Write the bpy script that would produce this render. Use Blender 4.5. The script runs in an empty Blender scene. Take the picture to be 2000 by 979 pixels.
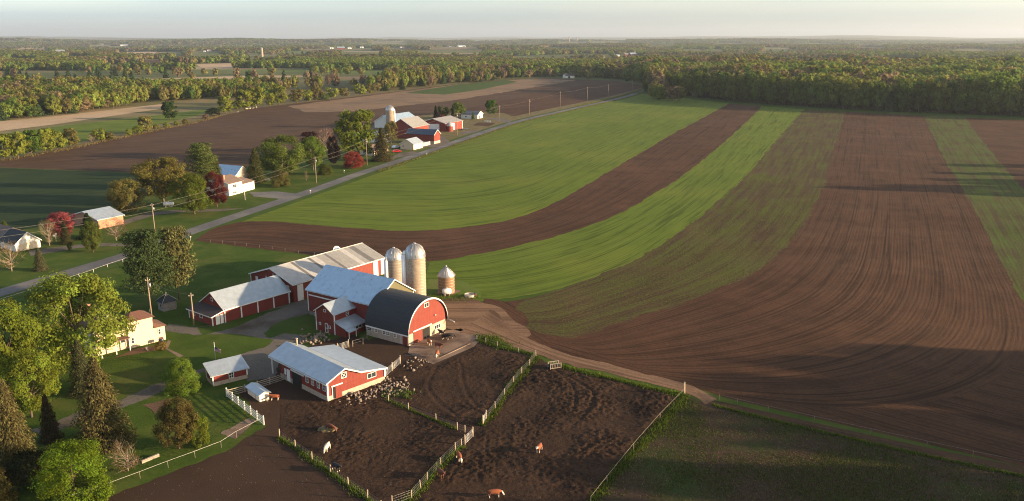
import bpy, bmesh, math, random
import numpy as np
from mathutils import Vector
from mathutils.geometry import delaunay_2d_cdt
R = math.radians
rnd = random.Random(7)
npr = np.random.default_rng(11)
scene = bpy.context.scene
COL = scene.collection

# ------------------------------------------------------------------ camera, sky, sun, exposure
CAM_H, FOC, HOR = 62.0, 1600.0, 73.0          # eye height (m), focal length and horizon row of the 2000 px survey photo
PITCH = math.atan((489.5 - HOR) / FOC)
SUN_EL, SUN_AZ = 9.8, 98.0                   # sun azimuth clockwise from +Y (north)
cd = bpy.data.cameras.new('camera'); cam = bpy.data.objects.new('camera', cd); COL.objects.link(cam)
cam.location = (0, 0, CAM_H); cam.rotation_euler = (math.pi / 2 - PITCH, 0, 0)
cd.sensor_width = 36; cd.lens = 36 * FOC / 2000; cd.clip_start = 1; cd.clip_end = 60000
scene.camera = cam

world = bpy.data.worlds.new('World'); scene.world = world; world.use_nodes = True
wt = world.node_tree
bg = wt.nodes['Background']
sky = wt.nodes.new('ShaderNodeTexSky'); sky.sky_type = 'NISHITA'; sky.sun_disc = False
sky.sun_elevation = R(SUN_EL); sky.sun_rotation = R(SUN_AZ)
sky.altitude = 200; sky.air_density = 1.0; sky.dust_density = 1.0; sky.ozone_density = 1.6
bg.inputs['Strength'].default_value = 0.108
hsv = wt.nodes.new('ShaderNodeHueSaturation'); hsv.inputs['Saturation'].default_value = .50
wt.links.new(sky.outputs[0], hsv.inputs['Color'])
# thin stratus veil: greyer, softly banded, all round the sky
tc = wt.nodes.new('ShaderNodeTexCoord'); mp = wt.nodes.new('ShaderNodeMapping'); mp.inputs['Scale'].default_value = (1.1, 1.1, 16)
cn = wt.nodes.new('ShaderNodeTexNoise'); cn.inputs['Scale'].default_value = 1.6; cn.inputs['Detail'].default_value = 6; cn.inputs['Roughness'].default_value = .5
mr = wt.nodes.new('ShaderNodeMapRange'); mr.inputs[1].default_value = .42; mr.inputs[2].default_value = .62
mx = wt.nodes.new('ShaderNodeMix'); mx.data_type = 'RGBA'; mx.blend_type = 'MULTIPLY'; mx.inputs[7].default_value = (.80, .87, .95, 1)
tn = wt.nodes.new('ShaderNodeMix'); tn.data_type = 'RGBA'; tn.blend_type = 'MULTIPLY'; tn.inputs[0].default_value = 1; pass
# low blue-grey cloud bank lying all round the horizon
sx = wt.nodes.new('ShaderNodeSeparateXYZ'); ad = wt.nodes.new('ShaderNodeMath'); ad.operation = 'MULTIPLY_ADD'; ad.inputs[1].default_value = .012
br = wt.nodes.new('ShaderNodeMapRange'); br.inputs[1].default_value = .043; br.inputs[2].default_value = .028; br.interpolation_type = 'SMOOTHSTEP'
bk = wt.nodes.new('ShaderNodeMix'); bk.data_type = 'RGBA'; bk.blend_type = 'MULTIPLY'; bk.inputs[7].default_value = (.79, .86, .94, 1)
# the veil is warm towards the low sun and cool away from it
sv = (math.sin(R(SUN_AZ)), math.cos(R(SUN_AZ)), .15); dt = wt.nodes.new('ShaderNodeVectorMath'); dt.operation = 'DOT_PRODUCT'; dt.inputs[1].default_value = sv
g1 = wt.nodes.new('ShaderNodeMath'); g1.operation = 'MULTIPLY_ADD'; g1.inputs[1].default_value = .5; g1.inputs[2].default_value = .5; g1.use_clamp = True
g2 = wt.nodes.new('ShaderNodeMath'); g2.operation = 'POWER'; g2.inputs[1].default_value = 1.5
gc = wt.nodes.new('ShaderNodeMix'); gc.data_type = 'RGBA'; gc.inputs[6].default_value = (.90, 1.0, 1.12, 1); gc.inputs[7].default_value = (1.16, 1.0, .82, 1)
for a_, b_ in ((tc.outputs['Generated'], dt.inputs[0]), (dt.outputs['Value'], g1.inputs[0]), (g1.outputs[0], g2.inputs[0]), (g2.outputs[0], gc.inputs[0]), (gc.outputs[2], tn.inputs[7])): wt.links.new(a_, b_)
for a_, b_ in ((tc.outputs['Generated'], mp.inputs[0]), (mp.outputs[0], cn.inputs[0]), (cn.outputs['Fac'], mr.inputs[0]), (mr.outputs[0], mx.inputs[0]), (hsv.outputs[0], tn.inputs[6]), (tn.outputs[2], mx.inputs[6]), (mx.outputs[2], bk.inputs[6]), (tc.outputs['Generated'], sx.inputs[0]), (cn.outputs['Fac'], ad.inputs[0]), (sx.outputs[2], ad.inputs[2]), (ad.outputs[0], br.inputs[0]), (br.outputs[0], bk.inputs[0]), (bk.outputs[2], bg.inputs['Color'])): wt.links.new(a_, b_)

sl = bpy.data.lights.new('sun', 'SUN'); sl.energy = 5.0; sl.angle = R(0.8); sl.color = (1.0, 0.72, 0.43)
sun = bpy.data.objects.new('sun', sl); COL.objects.link(sun)
sdir = Vector((math.sin(R(SUN_AZ)) * math.cos(R(SUN_EL)), math.cos(R(SUN_AZ)) * math.cos(R(SUN_EL)), math.sin(R(SUN_EL))))
sun.rotation_euler = (-sdir).to_track_quat('-Z', 'Y').to_euler(); sun.location = (200, 0, 200)

vs = scene.view_settings
vs.view_transform = 'Standard'; vs.look = 'None'; vs.gamma = 1; vs.use_curve_mapping = False
vs.exposure = 1.52
cy = scene.cycles
cy.max_bounces = 5; cy.diffuse_bounces = 2; cy.glossy_bounces = 2; cy.transmission_bounces = 2
cy.transparent_max_bounces = 4; cy.volume_bounces = 0; cy.use_denoising = True
cy.use_adaptive_sampling = False; cy.filter_width = 1.1; cy.denoising_prefilter = 'NONE'; cy.sample_clamp_indirect = 4

# ------------------------------------------------------------------ survey helpers: photo measurements -> metres on the ground
_c, _s = math.cos(PITCH), math.sin(PITCH)
def G(x, y, z=0.0):
    dx, dy = (x - 1000) / FOC, -(y - 489.5) / FOC
    t = (z - CAM_H) / (-_s + dy * _c)
    return (dx * t, (_c + dy * _s) * t)
def HT(b, y):
    dy = -(y - 489.5) / FOC
    return CAM_H + b[1] * (-_s + dy * _c) / (_c + dy * _s)
def PPM(b):                                    # photo pixels per metre across, on the ground at b
    return FOC / (b[1] * _c + CAM_H * _s)
def fr(ox, oy, k): return lambda x, y: (ox + x / k, oy + y / k)
Z1 = fr(340, 450, 4.256); Z2 = fr(560, 450, 3.765); Z3 = fr(380, 640, 4.45); Z4 = fr(0, 520, 3.765); Z5 = fr(0, 740, 3.704)
Z6 = fr(500, 680, 3.274); Z7 = fr(900, 620, 2.727); Z8 = fr(1400, 680, 3.275)
Y1 = fr(0, 380, 4.078); Y2 = fr(180, 250, 4.256); Y3 = fr(460, 180, 4.893); Y4 = fr(700, 180, 6.12)
Y5 = fr(0, 40, 3.264); Y6 = fr(500, 60, 4.0); Y7 = fr(1000, 50, 4.0); Y8 = fr(1500, 50, 3.264)

# ------------------------------------------------------------------ numpy noise
_tab = npr.random((512, 512))
def vnoise(x, y):
    xi, yi = np.floor(x).astype(int), np.floor(y).astype(int)
    fx, fy = x - xi, y - yi; fx = fx * fx * (3 - 2 * fx); fy = fy * fy * (3 - 2 * fy)
    a = _tab[xi % 512, yi % 512]; b = _tab[(xi + 1) % 512, yi % 512]; c = _tab[xi % 512, (yi + 1) % 512]; d = _tab[(xi + 1) % 512, (yi + 1) % 512]
    return (a * (1 - fx) + b * fx) * (1 - fy) + (c * (1 - fx) + d * fx) * fy
def fbm(x, y, o=4):
    v, a, t = 0, 1.0, 0
    for i in range(o):
        v = v + a * vnoise(x * 2 ** i + 17.3 * i, y * 2 ** i + 5.1 * i); t += a; a *= .5
    return v / t
def terrain(x, y):                             # flat farmland, low hills from 2.5 km on
    x, y = np.asarray(x, float), np.asarray(y, float)
    d = np.hypot(x, y)
    k = np.clip((d - 2300) / 7000, 0, 1)
    return (fbm(x / 2100 + 40, y / 1500 + 9, 4) - .36) * 120 * k + np.clip((d - 9000) / 9000, 0, 1) * 130 * np.clip(fbm(x / 2600 + 3, y / 3800, 4) - .40, 0, 1)
def inpoly(x, y, P):
    x, y = np.asarray(x, float), np.asarray(y, float); ins = np.zeros(x.shape, bool); j = len(P) - 1
    for i in range(len(P)):
        xi, yi = P[i]; xj, yj = P[j]
        c = ((yi > y) != (yj > y)) & (x < (xj - xi) * (y - yi) / ((yj - yi) or 1e-9) + xi)
        ins ^= c; j = i
    return ins

# ------------------------------------------------------------------ materials
MATS = {}
class NT:
    def __init__(s, name):
        s.m = bpy.data.materials.new(name); s.m.use_nodes = True; s.t = s.m.node_tree
        s.b = s.t.nodes['Principled BSDF']; s.out = s.t.nodes['Material Output']; MATS[name] = s.m
    def n(s, typ, ins=None, **kw):
        nd = s.t.nodes.new('ShaderNode' + typ)
        for k, v in kw.items(): setattr(nd, k, v)
        for k, v in (ins or {}).items(): s.set(nd.inputs[k], v)
        return nd
    def set(s, sock, v):
        if hasattr(v, 'is_output') or isinstance(v, bpy.types.NodeSocket): s.t.links.new(v, sock)
        else: sock.default_value = v
    def math(s, op, a, b=None, c=None, clamp=False):
        nd = s.t.nodes.new('ShaderNodeMath'); nd.operation = op; nd.use_clamp = clamp
        for i, v in enumerate((a, b, c)):
            if v is not None: s.set(nd.inputs[i], v)
        return nd.outputs[0]
    def mix(s, f, a, b, bt='MIX'):
        nd = s.t.nodes.new('ShaderNodeMix'); nd.data_type = 'RGBA'; nd.blend_type = bt
        s.set(nd.inputs[0], f); s.set(nd.inputs[6], a if hasattr(a, 'is_output') else c4(a)); s.set(nd.inputs[7], b if hasattr(b, 'is_output') else c4(b))
        return nd.outputs[2]
    def noise(s, vec, scale, detail=4, rough=.55, dist=0):
        return s.n('TexNoise', {'Vector': vec, 'Scale': scale, 'Detail': detail, 'Roughness': rough, 'Distortion': dist}).outputs['Fac']
    def ramp(s, f, lo, hi):
        nd = s.t.nodes.new('ShaderNodeMapRange'); s.set(nd.inputs[0], f); nd.inputs[1].default_value = lo; nd.inputs[2].default_value = hi
        return nd.outputs[0]
    def obj(s): return s.n('TexCoord').outputs['Object']
    def uv(s): return s.n('TexCoord').outputs['UV']
    def scale(s, vec, sc): return s.n('Mapping', {'Vector': vec, 'Scale': sc}).outputs[0]
    def bump(s, h, strength, dist, nrm=None):
        nd = s.n('Bump', {'Height': h, 'Strength': strength, 'Distance': dist})
        if nrm is not None: s.set(nd.inputs['Normal'], nrm)
        return nd.outputs[0]
def c4(c): return tuple(c) + (1.0,) if len(c) == 3 else tuple(c)
def mul(c, k): return tuple(min(1, v * k) for v in c)

def plain(name, col, rough=.75, metal=0.0, var=.18, ns=1.3, bump=0.0, bs=9.0, dirt=None):
    t = NT(name); o = t.obj()
    f = t.noise(o, ns, 6)
    c = t.mix(t.ramp(f, .3, .7), mul(col, 1 - var), mul(col, 1 + var))
    if dirt:
        c = t.mix(t.ramp(t.noise(o, ns * .45, 5, .7), .52, .75), c, dirt)
    t.set(t.b.inputs['Base Color'], c); t.b.inputs['Roughness'].default_value = rough; t.b.inputs['Metallic'].default_value = metal
    if bump: t.set(t.b.inputs['Normal'], t.bump(t.noise(o, bs, 4), bump, .03))
    return t.m

def boards(name, col, period=.28, rough=.7, weather=.25, dist=.02):
    t = NT(name); o = t.obj()
    sp = t.n('SeparateXYZ', {0: o})
    h = t.math('ADD', sp.outputs[0], sp.outputs[1])
    ph = t.math('FRACT', t.math('MULTIPLY', h, 1 / period))
    groove = t.math('LESS_THAN', ph, .12)
    cell = t.n('TexWhiteNoise', {'W': t.math('FLOOR', t.math('MULTIPLY', h, 1 / period))}, noise_dimensions='1D').outputs['Value']
    st = t.noise(t.scale(o, (2.2, 2.2, .28)), 1.6, 6, .65)
    c = t.mix(t.ramp(st, .3, .72), mul(col, 1 - weather), mul(col, 1 + weather))
    c = t.mix(t.math('MULTIPLY', cell, .3), c, mul(col, .7))
    fade = t.noise(t.scale(o, (.5, .5, .9)), 1.1, 5, .65)
    c = t.mix(t.math('MULTIPLY', t.ramp(fade, .46, .72), .5), c, (col[0] * .85 + .05, col[1] * .9 + .03, col[2] * .9 + .018))
    t.set(t.b.inputs['Base Color'], c); t.b.inputs['Roughness'].default_value = rough
    t.set(t.b.inputs['Normal'], t.bump(t.math('SUBTRACT', 1, groove), .7, dist))
    return t.m

def metal_roof(name, col, rough=.42, metal=.35, stain=(.30, .22, .15), amt=.25, bp=.08):
    t = NT(name); o = t.obj()
    f = t.noise(t.scale(o, (.7, .7, .7)), 1.2, 5, .6)
    c = t.mix(t.ramp(f, .35, .7), mul(col, .88), mul(col, 1.08))
    c = t.mix(t.math('MULTIPLY', t.ramp(t.noise(o, .5, 6, .7), .55, .8), amt), c, stain)
    t.set(t.b.inputs['Base Color'], c); t.b.inputs['Metallic'].default_value = metal
    t.set(t.b.inputs['Roughness'], t.math('MULTIPLY_ADD', f, .2, rough - .1))
    t.set(t.b.inputs['Normal'], t.bump(t.noise(o, 1.5, 3), bp, .05))
    return t.m

def blocks(name, c1, c2, mortar, w=.4, h=.2, rough=.85):
    t = NT(name); o = t.obj(); sp = t.n('SeparateXYZ', {0: o})
    v = t.n('CombineXYZ', {0: t.math('ADD', sp.outputs[0], sp.outputs[1]), 1: sp.outputs[2]}).outputs[0]
    b = t.n('TexBrick', {'Vector': v, 'Color1': c4(c1), 'Color2': c4(c2), 'Mortar': c4(mortar), 'Scale': 1.0, 'Mortar Size': .02, 'Brick Width': w, 'Row Height': h})
    c = t.mix(t.ramp(t.noise(o, 1.1, 6, .65), .5, .8), b.outputs['Color'], mul(c1, .55))
    t.set(t.b.inputs['Base Color'], c); t.b.inputs['Roughness'].default_value = rough
    t.set(t.b.inputs['Normal'], t.bump(b.outputs['Fac'], -.5, .02))
    return t.m

def soil(name, a, b, period=0.0, rowamt=.5, patch=None, patchscale=.02, patchlim=(.5, .7), bump=.5, clod=2.2, rowdist=.12, lines=None, weeds=None, weedlim=(.55, .7), speck=None, dark=1.0, swell=0.0, wet=0.0):
    """ground sheet: colour a/b by clod noise, rows along UV v, large patches, optional seedling rows"""
    t = NT(name); o = t.obj(); uv = t.uv()
    big = t.noise(o, patchscale, 5, .6)
    cl = t.noise(o, clod, 6, .65)
    mid = t.noise(o, .16, 6, .65)
    f = t.math('ADD', t.math('MULTIPLY', cl, .6), t.math('MULTIPLY', mid, .4))
    c = t.mix(t.ramp(f, .34, .64), a, b)
    if patch: c = t.mix(t.ramp(big, *patchlim), c, patch)
    if wet: c = t.mix(t.math('MULTIPLY', t.ramp(t.noise(o, .045, 6, .7), .50, .68), wet), c, mul(a, .7))
    hgt = cl
    if period:
        su = t.n('SeparateXYZ', {0: uv})
        u = su.outputs[0]
        wob = t.math('MULTIPLY_ADD', t.noise(t.scale(uv, (.02, .05, 1)), 1, 3), .8, u)
        wv = t.math('MULTIPLY_ADD', t.math('SINE', t.math('MULTIPLY', wob, 6.2832 / period)), .5, .5)
        streak = t.noise(t.scale(uv, (1 / (period * 1.7), .02, 1)), 1.0, 5, .7)
        streak2 = t.noise(t.scale(uv, (.13, .006, 1)), 1.0, 4, .65)
        fine = t.noise(t.scale(uv, (.9 / period, .05, 1)), 1.0, 3, .6)
        r = t.math('ADD', t.math('MULTIPLY', wv, .10), t.math('ADD', t.math('MULTIPLY', streak, .6), t.math('MULTIPLY', streak2, .4)))
        rr = t.ramp(r, .46, .72)
        if weeds:
            wd = t.ramp(t.math('ADD', t.math('MULTIPLY', streak, .40), t.math('ADD', t.math('MULTIPLY', cl, .45), t.math('MULTIPLY', t.noise(o, .05, 4), .15))), *weedlim)
            c = t.mix(wd, c, weeds)
        c = t.mix(t.math('MULTIPLY', rr, rowamt), c, mul(b, 1.15) if not lines else lines)
        c = t.mix(t.math('MULTIPLY', t.ramp(streak, .47, .34), rowamt * 1.3, clamp=True), c, mul(a, .55))
        c = t.mix(t.math('MULTIPLY', t.ramp(fine, .45, .30), rowamt, clamp=True), c, mul(a, .6))
        # single darker wheel and drill lines, irregularly spaced
        for sc_, wd_, am in ((.17, .010, .55), (.43, .012, .4)):
            tl = t.noise(t.scale(uv, (sc_, .0012, 1)), 1.0, 2, .5)
            ln = t.ramp(t.math('ABSOLUTE', t.math('SUBTRACT', tl, .5)), wd_, wd_ * .3)
            c = t.mix(t.math('MULTIPLY', ln, am * dark), c, mul(a, .42))
        hgt = t.math('ADD', t.math('MULTIPLY', wv, .22), t.math('ADD', t.math('MULTIPLY', streak, .75), t.math('MULTIPLY', cl, 1.0)))
    if speck:
        vv = t.n('TexVoronoi', {'Vector': o, 'Scale': 1.1}).outputs['Distance']
        c = t.mix(t.math('LESS_THAN', vv, .07), c, speck)
    t.set(t.b.inputs['Base Color'], c); t.b.inputs['Roughness'].default_value = .95
    t.b.inputs['Specular IOR Level'].default_value = .1
    nrm = t.bump(t.noise(o, .021, 2, .5), 1.0, swell) if swell else None      # gentle swells of the land
    if bump: t.set(t.b.inputs['Normal'], t.bump(hgt, bump, rowdist, nrm))
    return t.m

def leafmat(name, col=None, var=.45, hue=.0, trans=.3, tone=1.1):
    """foliage: per-leaf and per-tree variation; colour from the object's own colour when col is None"""
    t = NT(name)
    oi = t.n('ObjectInfo')
    base = oi.outputs['Color'] if col is None else t.n('RGB').outputs[0]
    if col is not None: base.default_value = c4(col)
    lr = t.n('Attribute', attribute_name='lr').outputs['Fac']
    k = t.math('MULTIPLY_ADD', lr, tone, 1 - tone / 2)
    hs = t.n('HueSaturation', {'Color': base, 'Value': k, 'Saturation': 1.0,
              'Hue': t.math('MULTIPLY_ADD', t.math('SUBTRACT', lr, .5), .05, t.math('MULTIPLY_ADD', oi.outputs['Random'], hue, .5 - hue / 2))})
    hs2 = t.n('HueSaturation', {'Color': hs.outputs[0], 'Value': t.math('MULTIPLY_ADD', oi.outputs['Random'], var, 1 - var / 2)})
    d = t.n('BsdfDiffuse', {'Color': hs2.outputs[0]}); tr = t.n('BsdfTranslucent', {'Color': hs2.outputs[0]})
    ms = t.n('MixShader', {0: trans, 1: d.outputs[0], 2: tr.outputs[0]})
    t.set(t.out.inputs['Surface'], ms.outputs[0])
    return t.m

# ------------------------------------------------------------------ mesh helpers
def link(name, me, parent=None, mat=None):
    o = bpy.data.objects.new(name, me); COL.objects.link(o)
    if parent: o.parent = parent
    if mat is not None and me is not None and not len(me.materials): me.materials.append(mat if not isinstance(mat, str) else MATS[mat])
    return o
def tag(o, label=None, cat=None, group=None, kind=None):
    for k, v in (('label', label), ('category', cat), ('group', group), ('kind', kind)):
        if v: o[k] = v
    return o
def empty(name, loc, yaw=0, label=None, cat=None, group=None):
    o = bpy.data.objects.new(name, None); COL.objects.link(o)
    o.location = (loc[0], loc[1], loc[2] if len(loc) > 2 else 0); o.rotation_euler = (0, 0, R(yaw)); o.empty_display_size = .3
    return tag(o, label, cat, group)
def npmesh(name, V, Q, fattr=None, smooth=False):
    """fast mesh from vertex array and an (n,k) face array"""
    V = np.asarray(V, np.float32); Q = np.asarray(Q, np.int32)
    me = bpy.data.meshes.new(name); k = Q.shape[1]
    me.vertices.add(len(V)); me.vertices.foreach_set('co', V.ravel())
    me.loops.add(Q.size); me.loops.foreach_set('vertex_index', Q.ravel())
    me.polygons.add(len(Q)); me.polygons.foreach_set('loop_start', np.arange(0, Q.size, k, dtype=np.int32))
    if smooth: me.polygons.foreach_set('use_smooth', np.ones(len(Q), bool))
    if fattr is not None:
        at = me.attributes.new('lr', 'FLOAT', 'FACE'); at.data.foreach_set('value', np.asarray(fattr, np.float32))
    me.update(); return me
class MB:
    """collects boxes, prisms and tubes into one mesh"""
    def __init__(s): s.v, s.f, s.sm = [], [], []
    def add(s, v, f, smooth=False):
        k = len(s.v); s.v += [tuple(p) for p in v]; s.f += [tuple(i + k for i in q) for q in f]; s.sm += [smooth] * len(f); return s
    def box(s, x0, x1, y0, y1, z0, z1):
        return s.add([(x, y, z) for z in (z0, z1) for y in (y0, y1) for x in (x0, x1)], [(0, 2, 3, 1), (4, 5, 7, 6), (0, 1, 5, 4), (2, 6, 7, 3), (0, 4, 6, 2), (1, 3, 7, 5)])
    def prism(s, prof, b0, b1, axis='y'):
        """closed profile of (a, z), extruded along b"""
        n = len(prof)
        P = (lambda a, b, z: (a, b, z)) if axis == 'y' else (lambda a, b, z: (b, a, z))
        v = [P(a, b0, z) for a, z in prof] + [P(a, b1, z) for a, z in prof]
        return s.add(v, [tuple(range(n)), tuple(range(2 * n - 1, n - 1, -1))] + [(i, i + n, (i + 1) % n + n, (i + 1) % n) for i in range(n)])
    def shell(s, prof, b0, b1, t=.12, axis='y', smooth=False):
        """open profile given a thickness, extruded along b"""
        return s.prism([*prof] + [(a, z - t) for a, z in reversed(prof)], b0, b1, axis)
    def tube(s, pts, rad, n=6, cap=True):
        pts = [Vector(p) for p in pts]; rads = rad if isinstance(rad, (list, tuple)) else [rad] * len(pts); k = len(s.v); V = []
        for i, p in enumerate(pts):
            d = (pts[min(i + 1, len(pts) - 1)] - pts[max(i - 1, 0)]).normalized()
            a = d.cross(Vector((0, 0, 1)) if abs(d.z) < .9 else Vector((1, 0, 0))).normalized(); b = d.cross(a)
            V += [p + (a * math.cos(j * 6.2832 / n) + b * math.sin(j * 6.2832 / n)) * rads[i] for j in range(n)]
        F = [(i * n + j, i * n + (j + 1) % n, (i + 1) * n + (j + 1) % n, (i + 1) * n + j) for i in range(len(pts) - 1) for j in range(n)]
        s.add(V, F, True)
        if cap: s.add([], []); s.f += [tuple(k + j for j in range(n)), tuple(k + (len(pts) - 1) * n + j for j in reversed(range(n)))]; s.sm += [False, False]
        return s
    def lathe(s, prof, n=24, c=(0, 0)):
        V = [(c[0] + r * math.cos(j * 6.2832 / n), c[1] + r * math.sin(j * 6.2832 / n), z) for r, z in prof for j in range(n)]
        F = [(i * n + j, i * n + (j + 1) % n, (i + 1) * n + (j + 1) % n, (i + 1) * n + j) for i in range(len(prof) - 1) for j in range(n)]
        return s.add(V, F, True)
    def mesh(s, name):
        me = bpy.data.meshes.new(name); me.from_pydata(s.v, [], s.f)
        bm = bmesh.new(); bm.from_mesh(me); bmesh.ops.recalc_face_normals(bm, faces=bm.faces); bm.to_mesh(me); bm.free()
        if any(s.sm): me.polygons.foreach_set('use_smooth', s.sm)
        me.update(); return me
    def build(s, name, mat, parent=None): return link(name, s.mesh(name), parent, mat)
def part(name, mat, parent, *box): return MB().box(*box).build(name, mat, parent)

def W(pts): return [G(*p) for p in pts]
def setuv(me, fn):
    uvl = me.uv_layers.new(name='UVMap'); co = np.empty(len(me.vertices) * 3, np.float32); me.vertices.foreach_get('co', co); co = co.reshape(-1, 3)
    li = np.empty(len(me.loops), np.int32); me.loops.foreach_get('vertex_index', li)
    uvl.data.foreach_set('uv', fn(co)[li].astype(np.float32).ravel())
def sheet(name, pts, z, mat, row=0.0, world=False, wob=0.0, div=36, **kw):
    """flat piece of ground from its outline (photo pixels or metres); rows run along angle row"""
    P = pts if world else W(pts)
    if wob:                                    # uneven natural margin
        Q = []
        for i, a in enumerate(P):
            b = P[(i + 1) % len(P)]; L = math.hypot(b[0] - a[0], b[1] - a[1]); n = max(1, min(60, int(L / (wob * 3))))
            for k in range(n):
                t = k / n; nx, ny = (b[1] - a[1]) / L, -(b[0] - a[0]) / L; w = (rnd.random() - .5) * 2 * wob
                Q.append((a[0] + (b[0] - a[0]) * t + nx * w, a[1] + (b[1] - a[1]) * t + ny * w))
        P = Q
    xs = [p[0] for p in P]; ys = [p[1] for p in P]; dx, dy = max(xs) - min(xs), max(ys) - min(ys); st = max(dx, dy, 8) / div
    D = []
    for i, p in enumerate(P):                  # outline in short steps
        q = P[(i + 1) % len(P)]; n = max(1, int(math.hypot(q[0] - p[0], q[1] - p[1]) / st)); D += [(p[0] + (q[0] - p[0]) * k / n, p[1] + (q[1] - p[1]) * k / n) for k in range(n)]
    nb = len(D); gx, gy = np.meshgrid(np.arange(min(xs), max(xs), st), np.arange(min(ys), max(ys), st)); ii = inpoly(gx, gy, P)
    gx, gy = gx[ii], gy[ii]; far = np.ones(gx.shape, bool); DA = np.array(D)
    if len(gx): far = np.min(np.hypot(gx[:, None] - DA[None, :, 0], gy[:, None] - DA[None, :, 1]), 1) > st * .45
    cx, cyy = (max(xs) + min(xs)) / 2, (max(ys) + min(ys)) / 2
    pts2 = [Vector((x - cx, y - cyy)) for x, y in D + list(zip(gx[far], gy[far]))]
    vo, _, fo, *_ = delaunay_2d_cdt(pts2, [(i, (i + 1) % nb) for i in range(nb)], [], 1, 1e-4)
    fo = [f for f in fo if len(f) == 3]; fo = [f if (vo[f[1]] - vo[f[0]]).cross(vo[f[2]] - vo[f[0]]) > 0 else [f[0], f[2], f[1]] for f in fo]
    me = npmesh(name, [(v.x + cx, v.y + cyy, z) for v in vo], fo)
    ca, sa = math.cos(R(row)), math.sin(R(row))
    setuv(me, lambda co: np.stack([-co[:, 0] * sa + co[:, 1] * ca, co[:, 0] * ca + co[:, 1] * sa], 1))
    o = link(name, me, None, mat); o['kind'] = 'structure'
    for k, v in kw.items(): o[k] = v
    return o
def resample(P, n):
    P = np.array(P, float)
    # smooth polyline (Catmull-Rom) then equal arc steps
    Q = [];m = len(P)
    for i in range(m - 1):
        p0, p1, p2, p3 = P[max(i - 1, 0)], P[i], P[i + 1], P[min(i + 2, m - 1)]
        for t in np.linspace(0, 1, 12, endpoint=False):
            Q.append(.5 * (2 * p1 + (p2 - p0) * t + (2 * p0 - 5 * p1 + 4 * p2 - p3) * t * t + (3 * p1 - p0 - 3 * p2 + p3) * t ** 3))
    Q.append(P[-1]); Q = np.array(Q); d = np.r_[0, np.cumsum(np.linalg.norm(np.diff(Q, axis=0), axis=1))]
    s = np.linspace(0, d[-1], n); return np.stack([np.interp(s, d, Q[:, 0]), np.interp(s, d, Q[:, 1])], 1), d[-1]
def strip(name, A, B, z, mat, n=90, nu=8, world=False, uvw=None, ragged=0.0):
    """ground strip lofted between two curves, rows running along it"""
    A, la = resample(A if world else W(A), n); B, lb = resample(B if world else W(B), n)
    off = np.zeros((2, n))
    if ragged:                                 # margins as uneven as a drill or plough leaves them
        for k_, C_ in enumerate((A, B)): off[k_] = ((fbm(C_[:, 0] / 2.5, C_[:, 1] / 2.5, 2) - .5) * 2.0 + (fbm(C_[:, 0] / 14 + 5, C_[:, 1] / 14, 2) - .5) * 1.6) * ragged
    wid = uvw or float(np.mean(np.linalg.norm(A - B, axis=1)))
    V, UV = [], []
    for i in range(n):
        for j in range(nu + 1):
            t = j / nu + (off[0, i] / wid if j == 0 else off[1, i] / wid if j == nu else 0); p = A[i] * (1 - t) + B[i] * t; V.append((p[0], p[1], z)); UV.append((t * wid, (la + lb) / 2 * i / (n - 1)))
    Q = [(i * (nu + 1) + j, i * (nu + 1) + j + 1, (i + 1) * (nu + 1) + j + 1, (i + 1) * (nu + 1) + j) for i in range(n - 1) for j in range(nu)]
    me = npmesh(name, V, Q)
    UV = np.array(UV); setuv(me, lambda co: UV)
    nz = np.cross(A[n // 2 + 1] - A[n // 2], B[n // 2] - A[n // 2])
    if nz > 0: me.flip_normals()
    o = link(name, me, None, mat); o['kind'] = 'structure'; return o
# ------------------------------------------------------------------ ground materials
soil('lawn', (.030, .056, .009), (.060, .098, .015), patch=(.072, .090, .020), patchscale=.05, patchlim=(.5, .75), clod=3.0, bump=.3, rowdist=.06)
soil('crop', (.072, .112, .009), (.105, .155, .014), period=1.5, rowamt=.62, lines=(.142, .178, .024), patch=(.165, .180, .026), patchscale=.013, patchlim=(.46, .78), bump=.3, clod=1.4, rowdist=.15, swell=1.3, dark=1.0)
soil('ploughed', (.043, .0205, .0112), (.097, .0475, .0255), period=.95, rowamt=.40, patch=(.112, .059, .033), patchscale=.014, patchlim=(.5, .75), bump=.38, clod=1.5, rowdist=.2, swell=1.8, wet=0.55)
soil('ploughed_dark', (.045, .025, .0145), (.106, .060, .034), period=1.2, rowamt=.45, patch=(.10, .060, .038), patchscale=.012, patchlim=(.45, .75), bump=.5, clod=1.5, rowdist=.2, swell=1.6, wet=0.5)
soil('seedling', (.050, .030, .016), (.092, .055, .030), period=1.5, rowamt=.22, weeds=(.080, .100, .016), weedlim=(.465, .575), bump=.4, clod=1.6, rowdist=.15, swell=1.6, dark=.55, wet=0.4)
soil('seedling_green', (.050, .034, .016), (.090, .060, .030), period=1.5, rowamt=.2, weeds=(.064, .104, .013), weedlim=(.44, .55), bump=.4, clod=1.6, rowdist=.15, swell=1.6, dark=.55)
soil('stubble', (.12, .075, .048), (.27, .185, .115), period=1.9, rowamt=.5, patch=(.12, .08, .055), patchscale=.012, patchlim=(.5, .68), bump=.5, clod=.9, rowdist=.2, swell=1.6)
soil('hay', (.013, .026, .008), (.028, .050, .012), period=4.0, rowamt=.3, patch=(.05, .065, .018), patchscale=.013, bump=.4, clod=1.2)
soil('meadow', (.085, .085, .032), (.17, .150, .062), patch=(.24, .18, .10), patchscale=.012, patchlim=(.45, .65), bump=.5, clod=.4)
soil('drygrass', (.34, .24, .15), (.50, .37, .24), patch=(.27, .21, .12), patchscale=.01, patchlim=(.5, .75), bump=.4, clod=.5)
soil('pasture', (.022, .034, .009), (.046, .066, .014), patch=(.056, .037, .024), patchscale=.07, patchlim=(.34, .50), bump=.8, clod=1.4, rowdist=.2)
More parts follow.
